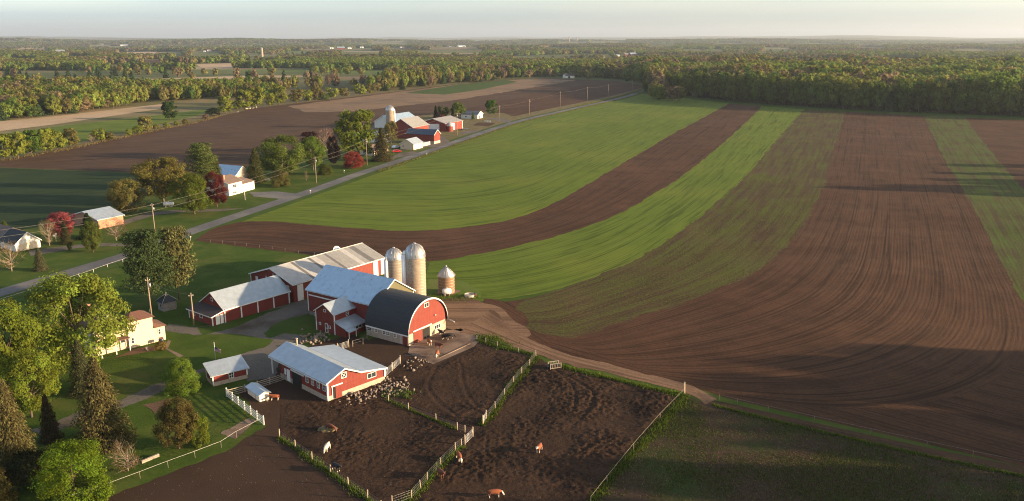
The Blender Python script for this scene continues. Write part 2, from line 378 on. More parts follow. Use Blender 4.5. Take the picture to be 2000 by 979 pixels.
soil('mud', (.021, .0125, .008), (.064, .036, .022), patch=(.018, .011, .008), patchscale=.11, patchlim=(.50, .70), clod=3.2, bump=.8, rowdist=.12, speck=(.20, .15, .11))
soil('mud_plain', (.034, .020, .0135), (.066, .040, .027), patch=(.044, .027, .018), patchscale=.08, clod=4.5, bump=.7, rowdist=.08, speck=(.22, .17, .13))
soil('gravel', (.088, .078, .068), (.17, .15, .128), patch=(.070, .054, .040), patchscale=.09, patchlim=(.5, .7), clod=2.5, bump=.35, rowdist=.05)
soil('sand', (.145, .082, .048), (.245, .150, .092), period=1.9, rowamt=.45, patch=(.11, .066, .042), patchscale=.07, patchlim=(.5, .72), clod=1.8, bump=.7, rowdist=.12, lines=(.27, .17, .11), wet=0.5)
soil('asphalt', (.095, .095, .100), (.15, .15, .155), patch=(.185, .178, .168), patchscale=.06, patchlim=(.48, .62), wet=.35, clod=1.0, bump=.15, rowdist=.02)
soil('concrete_pad', (.17, .12, .09), (.27, .20, .15), patch=(.09, .06, .045), patchscale=.15, patchlim=(.45, .65), clod=2.5, bump=.3, rowdist=.03)
soil('tallgrass_soil', (.060, .10, .014), (.11, .165, .024), patch=(.13, .13, .04), patchscale=.12, clod=3.5, bump=.9, rowdist=.2)
soil('ditch', (.10, .12, .03), (.19, .20, .055), clod=1.2, bump=.7, rowdist=.2)
soil('mulch', (.09, .05, .035), (.16, .10, .07), clod=4, bump=.5, rowdist=.05)

# the ground: one sheet to the horizon; beyond the built fields its own colour is a far patchwork of wood and field
def ground_mat():
    t = NT('ground'); o = t.obj()
    near = t.mix(t.ramp(t.math('ADD', t.math('MULTIPLY', t.noise(o, 2.6, 6, .65), .5), t.math('MULTIPLY', t.noise(o, .12, 5, .6), .5)), .36, .64), (.034, .062, .010), (.072, .112, .019))
    near = t.mix(t.math('MULTIPLY', t.ramp(t.noise(o, .06, 5, .7), .48, .68), .8), near, (.098, .100, .027))
    near = t.mix(t.math('MULTIPLY', t.ramp(t.noise(o, .35, 5, .7), .55, .72), .5), near, (.028, .050, .008))
    near = t.mix(t.math('MULTIPLY', t.ramp(t.noise(o, .21, 6, .75), .62, .72), .5), near, (.11, .085, .045))
    floor = t.mix(t.ramp(t.noise(o, .25, 5, .7), .35, .65), (.10, .085, .042), (.20, .165, .085))
    v = t.n('TexVoronoi', {'Vector': t.scale(o, (.0016, .0034, 1)), 'Scale': 1.0, 'Randomness': 1.0})
    cr = t.n('ValToRGB', {0: t.n('SeparateXYZ', {0: v.outputs['Color']}).outputs[0]}); e = cr.color_ramp; e.interpolation = 'CONSTANT'
    cols = [(0, (.12, .135, .05)), (.26, (.16, .155, .07)), (.40, (.09, .11, .04)), (.54, (.34, .26, .17)), (.70, (.12, .16, .04)), (.80, (.22, .155, .10)), (.90, (.14, .14, .055))]
    for i, (p, c) in enumerate(cols):
        q = e.elements[i] if i < 2 else e.elements.new(p); q.position = p; q.color = c4(c)
    far = t.mix(t.math('MULTIPLY', t.ramp(t.noise(o, .03, 6, .75), .35, .75), .45), cr.outputs[0], (.06, .07, .028), 'MIX')
    r = t.n('VectorMath', {0: o}, operation='LENGTH').outputs['Value']
    c = t.mix(t.ramp(r, 430, 560), near, floor)
    c = t.mix(t.ramp(r, 1000, 1300), c, far)
    t.set(t.b.inputs['Base Color'], c); t.b.inputs['Roughness'].default_value = 1; t.b.inputs['Specular IOR Level'].default_value = .05
    nb = t.bump(t.noise(o, 2.6, 5), .3, .06)
    t.set(t.b.inputs['Normal'], t.bump(t.noise(o, .03, 6, .7), t.math('MULTIPLY', t.ramp(r, 1900, 2600), .6), 14.0, nb))
ground_mat()
rad = np.r_[0.5, np.geomspace(60, 24000, 120)]; na = 220; V = []
for r in rad:
    a = np.arange(na) * 2 * np.pi / na; x, y = r * np.cos(a), r * np.sin(a); V.append(np.stack([x, y, terrain(x, y)], 1))
V = np.concatenate(V); Q = [(i * na + j, (i + 1) * na + j, (i + 1) * na + (j + 1) % na, i * na + (j + 1) % na) for i in range(len(rad) - 1) for j in range(na)]
me = npmesh('ground', V, Q, smooth=True); tag(link('ground', me, None, 'ground'), kind='structure')

# ------------------------------------------------------------------ fields right of the road
ROADC = [(-330, 655), (-150, 615), (0, 572), (130, 534), (259, 495), (366, 455), (450, 426), (540, 396), (620, 369), (700, 340), (760, 321), (850, 291), (1000, 241), (1100, 217), (1180, 199), (1222, 189), (1250, 180), (1272, 172)]
RP, RL = resample(W(ROADC), 160)
Tn = np.gradient(RP, axis=0); Tn /= np.linalg.norm(Tn, axis=1)[:, None]; Nn = np.stack([Tn[:, 1], -Tn[:, 0]], 1)   # right-hand side
def roadside(off): return [tuple(p) for p in RP + Nn * off]
strip('road_verge', roadside(-6.2), roadside(6.8), .010, 'lawn', n=160, nu=4, world=True)
strip('road', roadside(-3.1), roadside(3.1), .016, 'asphalt', n=160, nu=2, world=True)

S2_UP = [(392, 462), (420, 446), (470, 434), (540, 433), (620, 440), (700, 446), (800, 451), (900, 445), (1000, 428), (1090, 393), (1180, 341), (1250, 300), (1310, 264), (1370, 232), (1428, 200)]
S2_LO = [(380, 470), (470, 482), (600, 497), (720, 507), (840, 511), (950, 493), (1080, 463), (1180, 430), (1260, 390), (1340, 338), (1400, 290), (1450, 246), (1492, 204)]
S3_LO = [(820, 575), (880, 584), (960, 586), (1040, 574), (1130, 552), (1230, 514), (1320, 458), (1400, 398), (1470, 330), (1525, 265), (1576, 209)]
S4_LO = [(930, 606), (985, 640), (1050, 656), (1130, 655), (1250, 618), (1400, 568), (1490, 524), (1555, 460), (1600, 380), (1630, 290), (1652, 214)]
S5_R = [(1330, 752), (1500, 786), (1700, 800), (1880, 770), (1990, 700), (1995, 610), (1950, 510), (1900, 402), (1845, 312), (1800, 219)]
S6_R = [(2330, 900), (2240, 760), (2130, 560), (2000, 372), (1930, 290), (1880, 222)]
FOREST_EDGE = [(1262, 178), (1330, 188), (1430, 199), (1560, 209), (1700, 217), (1850, 223), (2000, 229), (2200, 238)]
sheet('ploughed_headland', [(930, 606), (985, 640), (1040, 668), (1130, 700), (1340, 752), (1420, 778), (1700, 842), (2000, 912), (2500, 1030), (2700, 900), (2400, 500), (2150, 330), (2000, 229), (1850, 223), (1652, 214), (1600, 380), (1490, 524), (1250, 618), (1050, 650)], .012, 'ploughed', row=-40, div=110)
s1_road = [tuple(p) for p in (RP + Nn * 6.5)[62:]]
strip('crop_field', s1_road, W(S2_UP[2:]), .020, 'crop', n=320, nu=12, ragged=0.9, world=True)
strip('ploughed_strip', S2_UP, S2_LO, .022, 'ploughed', n=320, nu=6, ragged=0.9)
strip('crop_strip', S2_LO[4:], S3_LO, .020, 'crop', n=320, nu=6, ragged=0.9)
strip('seedling_strip', [(990, 591), (1035, 582)] + S3_LO[4:], [(1030, 648), (1085, 655)] + S4_LO[3:], .024, 'seedling', n=320, nu=6, ragged=1.6)
strip('ploughed_field', [(1080, 658)] + S4_LO[3:], S5_R, .018, 'ploughed', n=320, nu=12, ragged=0.9)
strip('crop_strip', [(2250, 860), (2130, 760), (2010, 610), (1955, 510), (1900, 402), (1845, 312), (1800, 219)], S6_R, .022, 'seedling_green', n=320, nu=5, ragged=0.9)
sheet('ploughed_corner', [(945, 584), (985, 589), (1020, 586), (1004, 604), (1030, 622), (1022, 640), (1060, 658), (1090, 690), (1040, 672), (985, 645), (950, 612)], .0265, 'ploughed', row=-62, wob=.9)
sheet('forest_margin', [(1240, 182), (1330, 191), (1430, 203), (1560, 213), (1700, 221), (1850, 228), (2000, 235), (2300, 250), (2300, 238), (2000, 226), (1850, 220), (1700, 214), (1560, 206), (1430, 196), (1330, 185), (1262, 176)], .028, 'lawn')

# ------------------------------------------------------------------ land left of the road
sheet('hay_field', [(-260, 345), (0, 328), (275, 339), (330, 345), (300, 372), (258, 405), (130, 436), (-80, 468), (-330, 500)], .012, 'hay', row=20)
sheet('stubble_field', [(-420, 352), (-60, 323), (0, 327), (275, 338), (400, 339), (470, 331), (560, 300), (650, 276), (740, 240), (850, 222), (940, 220), (985, 221), (1003, 228), (1050, 217), (1130, 201.5), (1200, 186.5), (1240, 176), (1262, 168), (1200, 158), (1100, 154), (1060, 153), (1000, 155), (900, 163), (740, 183), (640, 195), (500, 211), (383, 238), (291, 257), (184, 279), (119, 293), (0, 314), (-420, 345)], .010, 'ploughed_dark', row=28)
sheet('stubble_field', [(560, 208), (740, 184.5), (900, 164), (1000, 156), (1060, 154), (1125, 157), (1040, 171), (950, 186), (860, 200), (770, 208), (700, 218), (600, 219)], .020, 'stubble', row=35, wob=2.5)
sheet('grass_patch', [(790, 182), (900, 164.5), (990, 156.5), (1012, 160), (940, 175), (870, 185)], .026, 'lawn')
sheet('ploughed_field', [(885, 219), (960, 201), (1050, 183), (1130, 168), (1200, 160), (1260, 168), (1238, 176), (1130, 200), (1003, 227), (980, 220)], .026, 'ploughed', row=58)
sheet('meadow', [(-420, 330), (0, 300), (184, 270), (383, 230), (440, 212), (420, 190), (330, 185), (180, 205), (0, 235), (-420, 265)], .008, 'meadow')
sheet('green_meadow', [(-420, 340), (0, 306), (119, 288), (200, 266), (300, 246), (383, 226), (430, 210), (300, 226), (120, 246), (0, 262), (-420, 290)], .014, 'crop')
sheet('dry_field', [(-420, 268), (0, 237), (120, 226), (240, 212), (330, 202), (335, 210), (250, 222), (100, 244), (0, 256), (-420, 286)], .018, 'drygrass')
FARF = []                                       # far open fields: kept free of trees
def farfield(mat, pts, clear=10):
    FARF.append(W([(x, y) for x, y in pts]))
    ys = [p[1] for p in pts]; y1 = max(ys); x0 = min(p[0] for p in pts); x1 = max(p[0] for p in pts)
    FARF.append(W([(x0, y1 - 1), (x1, y1 - 1), (x1, y1 + clear), (x0, y1 + clear)]))
    sheet('far_field', pts, .04, mat, row=10)
farfield('drygrass', [(180, 159), (330, 153), (500, 147.5), (620, 148), (500, 155), (300, 161)], 13)
farfield('drygrass', [(380, 125), (500, 123), (610, 124), (500, 131.5), (400, 135)], 10)
farfield('drygrass', [(224, 102.2), (300, 101), (360, 102), (350, 105.5), (240, 106)], 8)
farfield('ploughed', [(205, 122), (330, 115), (420, 108.5), (455, 112), (400, 120), (300, 127)], 9)
farfield('stubble', [(815, 96), (880, 93.5), (945, 94.5), (935, 101), (850, 102)], 8)
farfield('ploughed', [(1000, 110.5), (1100, 107.5), (1192, 109), (1192, 115), (1000, 118.5)], 9)
farfield('drygrass', [(1150, 86.5), (1225, 86), (1225, 88), (1150, 88.5)], 3)
farfield('crop', [(1640, 116), (1740, 113.5), (1840, 116), (1830, 121), (1700, 122)], 12)
farfield('stubble', [(1490, 96.8), (1560, 95.5), (1560, 98.5), (1490, 100)], 4)
farfield('meadow', [(560, 98), (700, 95), (790, 95.5), (720, 100), (600, 102)], 5)
farfield('stubble', [(430, 91.5), (560, 89.5), (560, 91.5), (430, 93.5)], 3)

for x, y, w, h, m_ in [(60, 96, 70, 2.2, 'drygrass'), (150, 113, 60, 3, 'stubble'), (40, 118, 60, 3, 'meadow'), (330, 93, 90, 1.6, 'crop'), (640, 90, 60, 1.5, 'drygrass'), (700, 108, 90, 3, 'meadow'), (760, 87, 70, 1.2, 'stubble'), (1010, 92, 80, 2, 'meadow'), (1090, 97, 60, 2, 'drygrass'), (1290, 93, 60, 1.8, 'crop'), (1370, 102, 90, 2.2, 'meadow'), (1420, 89, 60, 1.2, 'drygrass'), (1600, 89, 70, 1.3, 'drygrass'), (1700, 95, 60, 1.8, 'meadow'), (1780, 90, 50, 1.3, 'stubble'), (1900, 99, 90, 2, 'meadow'), (1950, 91, 60, 1.4, 'drygrass'), (520, 110, 80, 2.6, 'meadow'), (90, 140, 120, 4, 'meadow')]:
    farfield(m_, [(x - w / 2, y + h * .3), (x - w * .3, y - h / 2), (x + w * .4, y - h * .4), (x + w / 2, y + h * .2), (x + w * .2, y + h / 2), (x - w * .3, y + h * .55)], 2 + h * 1.6)
# ------------------------------------------------------------------ farmyard ground
sheet('farm_track', [(60, 840), (90, 832), (150, 806), (230, 783), (300, 752), (370, 728), (420, 712), (452, 697), (520, 678), (535, 664), (455, 652), (380, 655), (318, 645), (330, 632), (380, 640), (450, 630), (520, 605), (560, 596), (585, 585), (610, 586), (612, 610), (560, 624), (545, 650), (590, 655), (600, 668), (545, 690), (540, 735), (485, 745), (450, 705), (390, 730), (310, 768), (245, 795), (150, 828), (80, 852)], .016, 'gravel', wob=.25)
sheet('grass_island', [(515, 652), (535, 634), (570, 620), (612, 614), (618, 628), (585, 636), (545, 655), (525, 661)], .022, 'lawn', wob=.2)
sheet('grass_island', [(395, 655), (460, 640), (520, 612), (548, 603), (560, 598), (500, 612), (440, 632), (385, 640)], .022, 'lawn', wob=.2)
MUD = [(556, 700), (520, 735), (465, 762), (480, 785), (512, 812), (520, 832), (440, 882), (380, 905), (290, 940), (170, 990), (100, 1030), (1120, 1030), (1165, 979), (1250, 868), (1330, 772), (1240, 748), (1140, 726), (1050, 708), (1030, 690), (975, 676), (930, 662), (900, 650), (870, 640), (800, 640), (720, 665), (690, 655), (620, 668)]
sheet('barnyard', MUD, .014, 'mud_plain', wob=.35)
sheet('barnyard_floor', [(797, 690), (846, 712), (925, 678), (940, 662), (900, 642), (872, 646), (845, 655), (800, 676)], .030, 'concrete_pad')
tag(MB().tube([(*G(790, 694), .04), (*G(858, 700), .05), (*G(918, 672), .05)], .12, 5).build('kerb_edge', 'concrete_pad'), kind='structure')
# sandy lane from the barn to the fields
strip('dirt_lane', [(955, 606), (1000, 640), (1060, 674), (1130, 696), (1230, 722), (1330, 748), (1372, 762), (1400, 780)],
      [(900, 648), (960, 664), (1045, 690), (1115, 712), (1215, 736), (1322, 762), (1360, 777), (1378, 790)], .034, 'sand', n=140, nu=6, ragged=.9)
sheet('lane_spread', [(845, 585), (900, 580), (965, 596), (1000, 622), (1040, 655), (1010, 668), (960, 655), (900, 648), (870, 640)], .030, 'sand', wob=.8)
sheet('yard_soil', [(835, 545), (900, 548), (935, 565), (940, 580), (900, 584), (850, 586), (832, 575)], .029, 'tallgrass_soil', wob=.5)
sheet('crib_pad', [(*Z2(1100, 470),), (*Z2(1185, 490),), (*Z2(1285, 447),), (*Z2(1230, 435),), (*Z2(1110, 440),)], .05, 'concrete_pad')
strip('field_lane', [(1382, 780), (1450, 794), (1600, 828), (1800, 872), (2000, 913), (2300, 980)], [(1380, 793), (1450, 806), (1600, 842), (1800, 888), (2000, 931), (2300, 1002)], .024, 'ploughed_dark', n=60, nu=3)
sheet('pasture', [(1336, 770), (1385, 792), (1450, 806), (1600, 842), (1800, 888), (2000, 931), (2400, 1030), (1900, 1200), (1080, 1100), (1165, 979), (1250, 868)], .020, 'pasture', wob=.2)
# driveways across the road and to the house
sheet('driveway', [(478, 407), (420, 408.5), (335, 411), (290, 416), (262, 424), (235, 432), (238, 441), (262, 433), (300, 421), (350, 414.5), (430, 413)], .022, 'gravel')
sheet('driveway', [(258, 476), (200, 475), (150, 478), (100, 484), (55, 490), (60, 500), (105, 493), (150, 485), (205, 481), (262, 481)], .022, 'gravel')
sheet('driveway', [(488, 376), (540, 374), (575, 378), (590, 380), (562, 390), (530, 387), (495, 384)], .022, 'asphalt')
sheet('driveway', [(806, 290), (835, 287), (850, 290), (880, 278), (865, 266), (840, 270), (800, 280)], .022, 'gravel')
sheet('driveway', [(780, 300), (806, 296), (818, 298), (800, 305), (775, 308), (760, 318), (752, 312)], .022, 'gravel')
sheet('driveway', [(900, 258), (925, 254), (940, 255), (925, 260), (903, 263)], .022, 'gravel')
sheet('driveway', [(945, 231), (975, 230), (1000, 236), (995, 240), (965, 235)], .022, 'gravel')
sheet('garden_bed', [(*Y4(1365, 398),), (*Y4(1440, 362),), (*Y4(1635, 372),), (*Y4(1560, 412),)], .024, 'ploughed_dark')
sheet('footpath', [(*Z4(1205, 600),), (*Z4(1235, 545),), (*Z4(1258, 550),), (*Z4(1235, 605),), (*Z4(1350, 660),), (*Z4(1318, 672),)], .024, 'concrete_pad')
sheet('mulch_bed', [(*Z4(840, 675),), (*Z4(1000, 605),), (*Z4(1190, 580),), (*Z4(1215, 605),), (*Z4(1110, 625),), (*Z4(950, 655),)], .022, 'mulch', wob=.2)
sheet('gravel_bed', [(*Z5(1590, 395),), (*Z5(1800, 285),), (*Z5(1850, 300),), (*Z5(1820, 335),), (*Z5(1700, 440),)], .022, 'concrete_pad', wob=.2)
sheet('bare_earth', [(*Z5(1030, 190),), (*Z5(1230, 140),), (*Z5(1250, 180),), (*Z5(1130, 250),)], .022, 'mulch', wob=.3)

# trampled paddocks: real relief, one grid for each
RUTS = [W([(*Z7(500, 280),), (*Z7(580, 350),), (*Z7(610, 420),), (*Z7(600, 500),)]), W([(*Z7(560, 310),), (*Z7(660, 370),), (*Z7(705, 410),), (*Z7(690, 480),), (*Z7(640, 540),), (*Z7(570, 600),)]), W([(*Z6(1180, 90),), (*Z6(1130, 170),), (*Z6(1100, 250),), (*Z6(1170, 350),), (*Z6(1290, 440),)]), W([(*Z3(800, 650),), (*Z3(760, 740),)]), W([(*Z3(960, 650),), (*Z3(1100, 770),)]), W([(*Z7(0, 250),), (*Z7(20, 380),), (*Z7(90, 480),)])]
def paddock(name, pts, mat, amp, ftr, seed, ruts=()):
    P = W(pts); xs = [p[0] for p in P]; ys = [p[1] for p in P]; st = .24
    X, Y = np.meshgrid(np.arange(min(xs), max(xs), st), np.arange(min(ys), max(ys), st), indexing='ij')
    ins = inpoly(X, Y, P)
    # soft margin: distance to outline
    d = np.full(X.shape, 1e9)
    for i in range(len(P)):
        a, b = np.array(P[i]), np.array(P[(i + 1) % len(P)]); ab = b - a
        t = np.clip(((X - a[0]) * ab[0] + (Y - a[1]) * ab[1]) / (ab @ ab), 0, 1); d = np.minimum(d, np.hypot(X - a[0] - t * ab[0], Y - a[1] - t * ab[1]))
    m = np.clip(d / 1.6, 0, 1)
    n1 = fbm(X / ftr + seed, Y / ftr + seed * 3, 4); ridg = 1 - np.abs(2 * fbm(X / (ftr * 1.6) + 9, Y / (ftr * 1.1) + seed, 3) - 1) * 2.2
    Zv = .034 + m * amp * (.35 + 1.1 * np.clip((fbm(X / 6.5 + seed * 2, Y / 6.5, 3) - .33) * 2.6, 0, 1)) * (.55 * n1 ** 1.6 + .45 * np.clip(ridg, 0, 1) ** 2 + .5 * fbm(X / 9 + seed, Y / 9, 2) - .2)
    for rt in ruts:                            # tractor ruts pressed into the mud
        dr = np.full(X.shape, 1e9); rp_, _ = resample(rt, 40)
        for a, b in zip(rp_[:-1], rp_[1:]):
            ab = b - a; t = np.clip(((X - a[0]) * ab[0] + (Y - a[1]) * ab[1]) / (ab @ ab), 0, 1); dr = np.minimum(dr, np.hypot(X - a[0] - t * ab[0], Y - a[1] - t * ab[1]))
        Zv = Zv * (1 - .55 * np.exp(-(dr / .28) ** 2)) + m * .03 * np.exp(-((dr - .75) / .3) ** 2)
    Zv[:] = np.maximum(Zv, .031)
    idx = -np.ones(X.shape, int); cell = ins[:-1, :-1] & ins[1:, :-1] & ins[1:, 1:] & ins[:-1, 1:]
    use = np.zeros(X.shape, bool)
    for a, b in ((slice(0, -1), slice(0, -1)), (slice(1, None), slice(0, -1)), (slice(1, None), slice(1, None)), (slice(0, -1), slice(1, None))): use[a, b] |= cell
    idx[use] = np.arange(use.sum())
    Q = np.stack([idx[:-1, :-1][cell], idx[1:, :-1][cell], idx[1:, 1:][cell], idx[:-1, 1:][cell]], 1)
    me = npmesh(name, np.stack([X[use], Y[use], Zv[use]], 1), Q, smooth=True)
    tag(link(name, me, None, mat), kind='structure')
paddock('paddock', [(940, 832), (1046, 694), (1075, 712), (1240, 750), (1328, 775), (1160, 979), (1090, 1040), (790, 1040), (790, 985), (870, 905)], 'mud', .40, .50, 2, RUTS)
paddock('paddock', [(720, 775), (756, 782), (800, 800), (890, 838), (915, 845), (870, 892), (800, 962), (770, 985), (730, 985), (640, 910), (545, 850), (548, 790), (620, 780), (660, 775)], 'mud', .26, .45, 5, RUTS)
paddock('paddock', [(760, 775), (755, 740), (800, 700), (850, 715), (930, 676), (1030, 696), (1034, 708), (940, 828), (920, 836), (850, 812), (800, 793)], 'mud', .32, .5, 8, RUTS)
# ------------------------------------------------------------------ building materials
boards('red_boards', (.185, .020, .010)); boards('red_dark', (.165, .018, .012), weather=.2); boards('olive_boards', (.115, .105, .048), weather=.15)
boards('cream_siding', (.66, .53, .38), period=.4, weather=.08, dist=.012); boards('white_siding', (.72, .68, .62), period=.5, weather=.06, dist=.012); boards('orange_brick_siding', (.42, .20, .12), period=.5, weather=.12)
plain('white_paint', (.74, .73, .70), .55, var=.06, dirt=(.5, .45, .38)); plain('grey_wood', (.30, .25, .20), .85, var=.25, ns=3, bump=.4)
plain('post_wood', (.40, .31, .22), .85, var=.3, ns=4, bump=.4); plain('dark_void', (.012, .010, .009), .9); plain('glass', (.03, .04, .05), .12, var=.1)  # dark_void: near-black for painted doorway shade and the dark feeder trough
plain('dark_door', (.10, .035, .028), .8); plain('galv', (.42, .42, .42), .45, metal=.6, var=.12); plain('tank_white', (.72, .72, .72), .35, var=.06)
plain('rock', (.21, .165, .13), .9, var=.4, ns=1.6, bump=.6, bs=4); plain('bark', (.12, .085, .062), .95, var=.35, ns=6, bump=.6); plain('pale_bark', (.26, .20, .15), .95, var=.3, ns=6, bump=.6)
plain('concrete', (.42, .37, .31), .85, var=.15, dirt=(.25, .2, .15)); plain('hay_heap', (.13, .10, .048), .95, var=.4, ns=3, bump=.8); plain('plastic_wrap', (.78, .80, .82), .3, var=.05, bump=.3, bs=2)
plain('wire', (.28, .27, .25), .4, metal=.5); plain('rope_white', (.75, .74, .68), .6); plain('cable', (.16, .15, .13), .6); plain('rubber', (.03, .03, .03), .8); plain('car_red', (.5, .02, .03), .25, var=.03)
plain('car_dark', (.03, .035, .045), .25, var=.03); plain('shingle_brown', (.125, .058, .042), .9, var=.25, ns=5, bump=.5, bs=14); plain('shingle_tan', (.15, .105, .085), .9, var=.25, ns=5, bump=.5, bs=14)
plain('shingle_dark', (.026, .031, .038), .85, var=.3, ns=4, bump=.5, bs=12); plain('shingle_porch', (.050, .040, .040), .9, var=.3, ns=4, bump=.5, bs=12)
metal_roof('roof_white', (.42, .485, .54), .36, .42, (.42, .42, .40), .15, bp=.03); metal_roof('roof_sky_tint', (.42, .56, .68), .30, .5, (.38, .48, .55), .15, bp=.03)  # both base colours hold a painted sky reflection, stronger in the bluer one
metal_roof('roof_light', (.46, .45, .43), .5, .2, (.30, .24, .17), .35); metal_roof('roof_mid', (.33, .32, .30), .5, .25, (.24, .19, .13), .35); metal_roof('roof_dark', (.17, .165, .155), .5, .3, (.2, .16, .1), .3)
metal_roof('dome_metal', (.42, .41, .40), .36, .65, (.35, .3, .24), .3); metal_roof('roof_navy', (.07, .09, .13), .4, .3)
blocks('block_wall', (.46, .37, .28), (.40, .32, .25), (.30, .25, .2)); blocks('stave_tan', (.40, .31, .22), (.33, .26, .19), (.17, .13, .10), .26, .78); blocks('stave_grey', (.33, .28, .22), (.27, .23, .19), (.16, .13, .10), .26, .78)
blocks('fieldstone', (.26, .23, .20), (.16, .14, .125), (.10, .09, .08), .55, .35); blocks('crib_tile', (.28, .165, .085), (.22, .13, .07), (.22, .15, .09), .3, .3)

# ------------------------------------------------------------------ building kit (local x along the front, y to the back)
class Bld:
    def __init__(s, name, label, cat, O, yaw, group=None):
        s.e = empty(name, G(*O), yaw, label, cat, group)
    def walls(s, prof, b0, b1, mat, axis='y', name='wall', z0=0):
        return MB().prism(prof, b0, b1, axis).build(name, mat, s.e)
    def box(s, name, mat, *b, parent=None): return part(name, mat, parent or s.e, *b)
    def roof(s, prof, b0, b1, mat, axis='y', t=.14, ribs=.75, name='roof', parent=None):
        o = MB().shell(prof, b0, b1, t, axis).build(name, mat, parent or s.e)
        if ribs:
            m = MB(); n = int((b1 - b0) / ribs)
            for i in range(n + 1):
                b = b0 + (b1 - b0) * i / max(n, 1); b = min(max(b, b0 + .02), b1 - .02)
                m.shell([(a, z + .009) for a, z in prof], b - .02, b + .02, .02, axis)
            r = m.build('seam_ribs', mat, o); r['kind'] = 'stuff'
        return o
    def fascia(s, prof, b, mat='white_paint', axis='y', h=.26, t=.06, name='fascia'):
        return MB().shell([(a, z - .02) for a, z in prof], b - t, b + t, h, axis).build(name, mat, s.e)
    def slab(s, face, a0, a1, z0, z1, t, mat, name, parent=None, off=0.0, W=0, L=0):
        if face == 'f': b = (a0, a1, -t - off, -off, z0, z1)
        elif face == 'l': b = (-t - off, -off, a0, a1, z0, z1)
        elif face == 'r': b = (W + off, W + off + t, a0, a1, z0, z1)
        else: b = (a0, a1, L + off, L + off + t, z0, z1)
        return part(name, mat, parent or s.e, *b)
    def window(s, face, a, z, w, h, cols=2, rows=2, at=0.0, frame='white_paint', fw=.09):
        """window whose frame stands proud of the wall; at shifts the wall plane outwards"""
        m = MB()
        def bar(a0, a1, z0, z1, t):
            if face == 'f': m.box(a0, a1, -at - t, -at + .01, z0, z1)
            else: m.box(-at - t, -at + .01, a0, a1, z0, z1)
        bar(a, a + fw, z, z + h, .06); bar(a + w - fw, a + w, z, z + h, .06); bar(a + fw, a + w - fw, z, z + fw, .06); bar(a + fw, a + w - fw, z + h - fw, z + h, .06)
        for i in range(1, cols): x = a + w * i / cols; bar(x - .03, x + .03, z + fw, z + h - fw, .05)
        for i in range(1, rows): y = z + h * i / rows; bar(a + fw, a + w - fw, y - .025, y + .025, .045)
        o = m.build('window', frame, s.e)
        if face == 'f': part('pane', 'glass', o, a + fw, a + w - fw, -at - .02, -at + .005, z + fw, z + h - fw)
        else: part('pane', 'glass', o, -at - .02, -at + .005, a + fw, a + w - fw, z + fw, z + h - fw)
        return o
    def corner(s, x, y, z0, z1, w=.2): return part('corner_board', 'white_paint', s.e, x - w / 2, x + w / 2, y - w / 2, y + w / 2, z0, z1)
    def xbrace(s, face, a, z, w, h, at=0.0, name='hatch'):
        m = MB(); o = s.window(face, a, z, w, h, 1, 1, at); o.name = name
        n = 10
        for k in range(n):
            t0, t1 = k / n, (k + 1) / n
            for sgn in (0, 1):
                za, zb = z + h * (t0 if not sgn else 1 - t1), z + h * (t1 if not sgn else 1 - t0)
                if face == 'f': m.box(a + w * t0, a + w * t1, -at - .055, -at - .03, za, zb)
                else: m.box(-at - .055, -at - .03, a + w * t0, a + w * t1, za, zb)
        m.build('cross_brace', 'white_paint', o); return o

def gprof(W, he, hr, ov=.35, lift=.14):
    """gable roof line with overhang, resting on the walls"""
    sl = (hr - he) / (W / 2)
    return [(-ov, he - ov * sl + lift), (W / 2, hr + lift), (W + ov, he - ov * sl + lift)]
def gwall(W, he, hr, z0=0): return [(0, z0), (W, z0), (W, he), (W / 2, hr), (0, he)]
GRP_M = 'buildings of the main farmstead'
GRP_F = 'buildings of the far farm beside the road'

# ---- tall main barn
b = Bld('main_barn', 'tall red gabled barn with pale sky-tinted metal roof and olive gable, tallest barn', 'barn', Z2(650, 745), 56, GRP_M)
Wd, Ld, he, hr = 12.8, 20.6, 6.2, 10.3
b.walls([(0, 0), (Wd, 0), (Wd, .9), (0, .9)], .05, Ld - .05, 'fieldstone', name='foundation')
b.walls([(-.06, .9), (Wd + .06, .9), (Wd + .06, he), (Wd / 2, hr), (-.06, he)], 0, Ld, 'red_dark')
MB().prism([(.0, 1.0), (Wd, 1.0), (Wd, he - .02), (Wd / 2, hr - .03), (0, he - .02)], -.06, -.004).build('gable_cladding', 'olive_boards', b.e)
b.roof(gprof(Wd, he, hr, .45), -.4, 9.8, 'roof_sky_tint', ribs=0); b.roof([(a, z + .012) for a, z in gprof(Wd, he, hr, .45)], 9.83, Ld + .4, 'roof_sky_tint', ribs=0)
b.fascia(gprof(Wd, he, hr, .45), -.42); b.fascia(gprof(Wd, he, hr, .45), Ld + .42)
b.corner(-.03, -.03, .9, he); b.corner(Wd + .03, -.03, .9, he); b.corner(-.03, Ld, .9, he)
b.slab('l', -.3, Ld + .3, he - .42, he - .14, .05, 'white_paint', 'eave_board', off=.30)
b.slab('l', 10.3, 20.2, 4.75, 5.0, .10, 'white_paint', 'door_track', off=.07); b.slab('l', 10.6, 10.75, 3.3, 4.7, .06, 'white_paint', 'trim_board', off=.07)
b.window('l', 18.1, .12, .8, .7, 1, 2, at=.06); b.window('l', 17.1, .12, .8, .7, 1, 2, at=.06)
